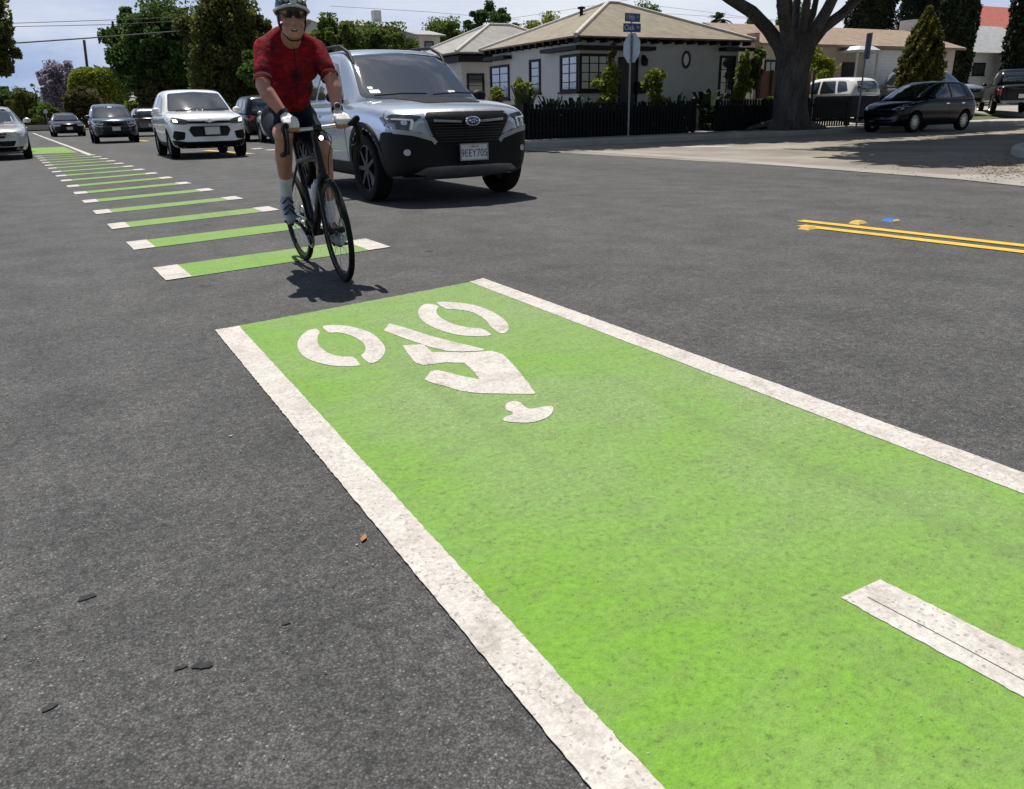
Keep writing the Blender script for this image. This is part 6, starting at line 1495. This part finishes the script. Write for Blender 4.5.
for s, a, b, c in ((-1, 'rsh', 'rel', 'rwr'), (1, 'lsh', 'lel', 'lwr')):
    m.cone(J[a], .060, J[a].lerp(J[b], .5), .054, 16); m.cone(J[a].lerp(J[b], .5), .054, J[b], .043, 16)
    m.cone(J[b], .043, J[b].lerp(J[c], .3) + Vector((s*.006, 0, 0)), .046, 16); m.cone(J[b].lerp(J[c], .3) + Vector((s*.006, 0, 0)), .046, J[c], .028, 16); hand(m, s)
for a, b, c in (('rhip', 'rkn', 'rank'), ('lhip', 'lkn', 'lank')):
    m.cone(J[a], .088, J[b], .060, 18); cf = J[b].lerp(J[c], .36) + Vector((0, .022, 0)); m.cone(J[b], .056, cf, .056, 16); m.cone(J[b].lerp(J[c], .1), .05, J[b].lerp(J[c], .9), .034, 12); m.cone(cf, .056, J[b].lerp(J[c], .72), .042, 16); m.cone(J[b].lerp(J[c], .72), .042, J[c], .034, 14)
feet = {-1: [(1.352, 5.645, .455), (1.348, 5.565, .375), (1.342, 5.500, .345)], 1: [(1.584, 5.425, .265), (1.585, 5.30, .222), (1.582, 5.215, .212)]}
for s, an in ((-1, 'rank'), (1, 'lank')):
    f = feet[s]; m.cone(J[an], .034, f[0], .032, 12); m.cone(f[0], .030, f[1], .034, 12); m.cone(f[1], .034, f[2], .026, 12); m.cone(J[an], .03, f[1], .03, 12)
person = put('person', organic(m, .0055, 5, .5), SKIN, None, True, 180)
person['label'] = 'cyclist in red and black jersey with silver helmet riding towards us'; person['category'] = 'person'
def part(name, mb, mat, vox=.007, sm=4, parent=None): return put(name, organic(mb, vox, sm, .5), mat, parent or person, True, 180)
# jersey
m = MB(); m.cone((1.432, 5.56, 1.06), .127, (1.425, 5.49, 1.13), .129, 22); m.cone((1.425, 5.49, 1.13), .129, (1.405, 5.34, 1.32), .140, 22); m.cone((1.335, 5.335, 1.315), .115, (1.475, 5.335, 1.315), .115, 18); m.cone((1.375, 5.42, 1.19), .105, (1.455, 5.42, 1.19), .105, 18)
m.cone(J['rsh'], .066, J['lsh'], .066, 18)
for k_ in ('rsh', 'lsh'): m.cone((1.395 + (.045 if k_ == 'lsh' else -.045), 5.30, 1.478), .052, J[k_], .064, 16)
m.cone((1.402, 5.30, 1.415), .085, (1.397, 5.272, 1.490), .066, 16)
for a, b in (('rsh', 'rel'), ('lsh', 'lel')): m.cone(J[a], .069, J[a].lerp(J[b], .64), .0585, 18)
je = part('jersey', m, JERSEY, .0075, 5)
m = MB(); m.tube([(1.393, 5.158, 1.40), (1.400, 5.185, 1.30), (1.410, 5.225, 1.20), (1.418, 5.31, 1.10)], .004, 6); zp = m.build('zip', BLACKP, je)
m = MB()
for a, b in (('rsh', 'rel'), ('lsh', 'lel')):
    d = (J[b]-J[a]).normalized(); q = d.to_track_quat('Z', 'Y').to_matrix(); c = J[a].lerp(J[b], .87)
    m = MB(); m.lathe([(.050, -.010), (.0570, -.010), (.0560, .010), (.050, .010)], c, 'Z', 24, closed=True, M=q); m.build('cuff', plain('dark_red_cuff', (.12, .008, .013), .8, spec=.1), je, True)
# shorts
m = MB(); m.cone((1.438, 5.615, .975), .150, (1.430, 5.535, 1.07), .138, 20); m.cone((1.37, 5.61, .985), .125, (1.50, 5.61, .985), .125, 18)
for a, b in (('rhip', 'rkn'), ('lhip', 'lkn')): m.cone(J[a], .104, J[a].lerp(J[b], .66), .083, 20)
m.cone(J['lhip'].lerp(J['lkn'], .6), .082, J['lhip'].lerp(J['lkn'], .88), .070, 18)
part('shorts', m, SHORT, .0075, 4)
for s in (-1, 1): m = MB(); hand(m, s, .0035, True); part('glove', m, GLOVE, .0048, 2)
for s, k, an in ((-1, 'rkn', 'rank'), (1, 'lkn', 'lank')):
    m = MB(); m.cone(J[k].lerp(J[an], .70), .046, J[an], .040, 16); part('sock', m, SOCK, .006, 2)
    f = [Vector(p) for p in feet[s]]; m = MB(); m.cone(J[an] - Vector((0, 0, .03)), .043, f[0], .041, 16); m.cone(f[0], .040, f[1], .043, 16); m.cone(f[1], .043, f[2], .033, 16); m.cone(J[an] - Vector((0, 0, .04)), .040, f[1], .040, 16)
    sh = part('shoe', m, SHOE, .006, 3)
    m = MB(); dn = Vector((0, 0, -.030)); m.cone(f[0] + dn, .024, f[1] + dn, .028, 12); m.cone(f[1] + dn, .028, f[2] + dn*.8, .020, 12); part('sole', m, SHOEB, .006, 2, sh)
    m = MB()
    for t in (.35, .6, .8): c = J[an].lerp(f[2], t) + Vector((0, -.012, .020)); m.tube([c + Vector((-.038, .01, -.02)), c + Vector((0, -.012, .016)), c + Vector((.038, .01, -.02))], .006, 6)
    m.build('shoe_strap', SHOEB, sh, True)
# wrist watch and band
for s, a, b, nm in ((1, 'lel', 'lwr', 'watch'), (-1, 'rel', 'rwr', 'wrist_band')):
    d = (J[b]-J[a]).normalized(); q = d.to_track_quat('Z', 'Y').to_matrix(); c = J[a].lerp(J[b], .93); m = MB(); m.lathe([(.028, -.011), (.036, -.011), (.036, .011), (.028, .011)], c, 'Z', 24, closed=True, M=q); wo = m.build(nm, TAPE, person, True, 40)
    if s > 0:
        u = (Vector((-.15, -.75, .6)) - d*Vector((-.15, -.75, .6)).dot(d)).normalized(); qq = u.to_track_quat('Z', 'Y').to_matrix(); m = MB(); m.lathe([(.001, .012), (.019, .012), (.023, .008), (.023, -.004), (.001, -.004)], c + u*.033, 'Z', 20, M=qq); m.build('watch_case', STEEL, wo, True, 40); m = MB(); m.lathe([(.001, .0135), (.017, .0128)], c + u*.033, 'Z', 20, M=qq); m.build('dial', TAPE, wo)
# face, glasses, helmet
m = MB(); m.ball(H(0, -.090, -.071), (.021, .008, .0085), 12, M=H3); mo = m.build('mouth', plain('mouth_dark', (.05, .014, .014), .6), person, True)
m = MB(); m.ball(H(0, -.0935, -.068), (.015, .006, .0035), 10, M=H3); m.build('teeth', PLATEM, mo, True)
m = MB(); k = 14; vs = []
for i in range(k+1):
    t = -1 + 2*i/k; a = t*1.12; x = .076*math.sin(a); y = -.004 - .094*math.cos(a); h_ = .018*(1 - .30*abs(t)**3) * (1 - .28*math.exp(-(t/.10)**2))
    for dz, dy in ((h_, 0), (-h_, .006), (-h_, .011), (h_, .006)): vs.append(H(x, y + dy, .012 + dz))
fs = []
for i in range(k):
    for j in range(4): fs.append((i*4+j, i*4+(j+1) % 4, i*4+4+(j+1) % 4, i*4+4+j))
fs += [(0, 1, 2, 3), (k*4+3, k*4+2, k*4+1, k*4)]; m.add(vs, fs)
gl = m.build('sunglasses', plain('sunglass_lens', (.004, .004, .005), .25, spec=.3), person, True, 40)
for s in (-1, 1): m = MB(); m.tube([H(s*.069, -.045, .016), H(s*.083, .0, .016), H(s*.080, .035, .008)], .0035, 6); m.build('temple', BLACKP, gl)
HELM = plain('silver_white_helmet', (.42, .43, .45), .3, .1, .5); HELD = plain('helmet_dark_shell', (.014, .015, .017), .35)
def dome(a, e, k=1.): return H(k*.101*math.sin(a)*math.cos(e), .008 - k*.138*math.cos(a)*math.cos(e), .052 + k*.092*math.sin(e))
m = MB(); n = 28; vs = []; fs = []
for i in range(9):
    e = -.22 + i/8*(PI/2*.995 + .22)
    for j in range(n): vs.append(dome(2*PI*j/n, e, .93))
for i in range(8):
    for j in range(n): fs.append((i*n+j, i*n+(j+1) % n, (i+1)*n+(j+1) % n, (i+1)*n+j))
fs += [tuple(range(n-1, -1, -1)), tuple(8*n + j for j in range(n))]; m.add(vs, fs); he = m.build('helmet', HELD, person, True, 60)
m = MB(); m.tube([dome(2*PI*j/32, .10 - .30*math.sin(2*PI*j/32)**2 - (.25 if math.cos(2*PI*j/32) < -.3 else 0), 1.0) for j in range(32)], .0095, 10, closed=True); m.build('helmet_rim', HELM, he, True, 70)
for u, rr in ((-.80, .015), (-.46, .0155), (.46, .0155), (.80, .015), (-.15, .011), (.15, .011)):
    pts = []
    for i in range(15):
        t = -1 + 2*i/14; yv = t*math.sqrt(max(0, 1 - u*u*.72)); xv = u*(1 - .18*t*t); zv = math.sqrt(max(0.02, 1 - min(.98, (xv*.98)**2 + (yv*.96)**2)))
        pts.append(H(xv*.100, .008 + yv*.136, .052 + zv*.096))
    m = MB(); m.tube(pts, [rr*(.75 + .35*math.sin(PI*i/14)) for i in range(15)], 10); m.build('helmet_rib', HELM, he, True, 70)
m = MB(); m.tube([H(0, .008 - .136*math.cos(t), .052 + .094*math.sin(t)) for t in (.12, .3, .5, .75, 1.0)], [.016, .021, .020, .016, .010], 10); m.build('helmet_rib', HELM, he, True, 70)
m = MB()
for s in (-1, 1):
    m.tube(spline([H(s*.082, -.035, .045), H(s*.078, -.012, -.02), H(s*.064, -.018, -.075), H(s*.03, -.045, -.122), H(0, -.055, -.128)], 4, False), .0042, 6); m.tube(spline([H(s*.082, .055, .045), H(s*.080, .02, -.03), H(s*.066, -.016, -.072)], 4, False), .0042, 6)
m.build('helmet_strap', TAPE, he, True)
for s in (-1, 1): m = MB(); m.ball(H(s*.070, .028, .018), (.012, .045, .035), 10, M=H3); m.build('hair', plain('grey_hair', (.20, .18, .16), .8), person, True)
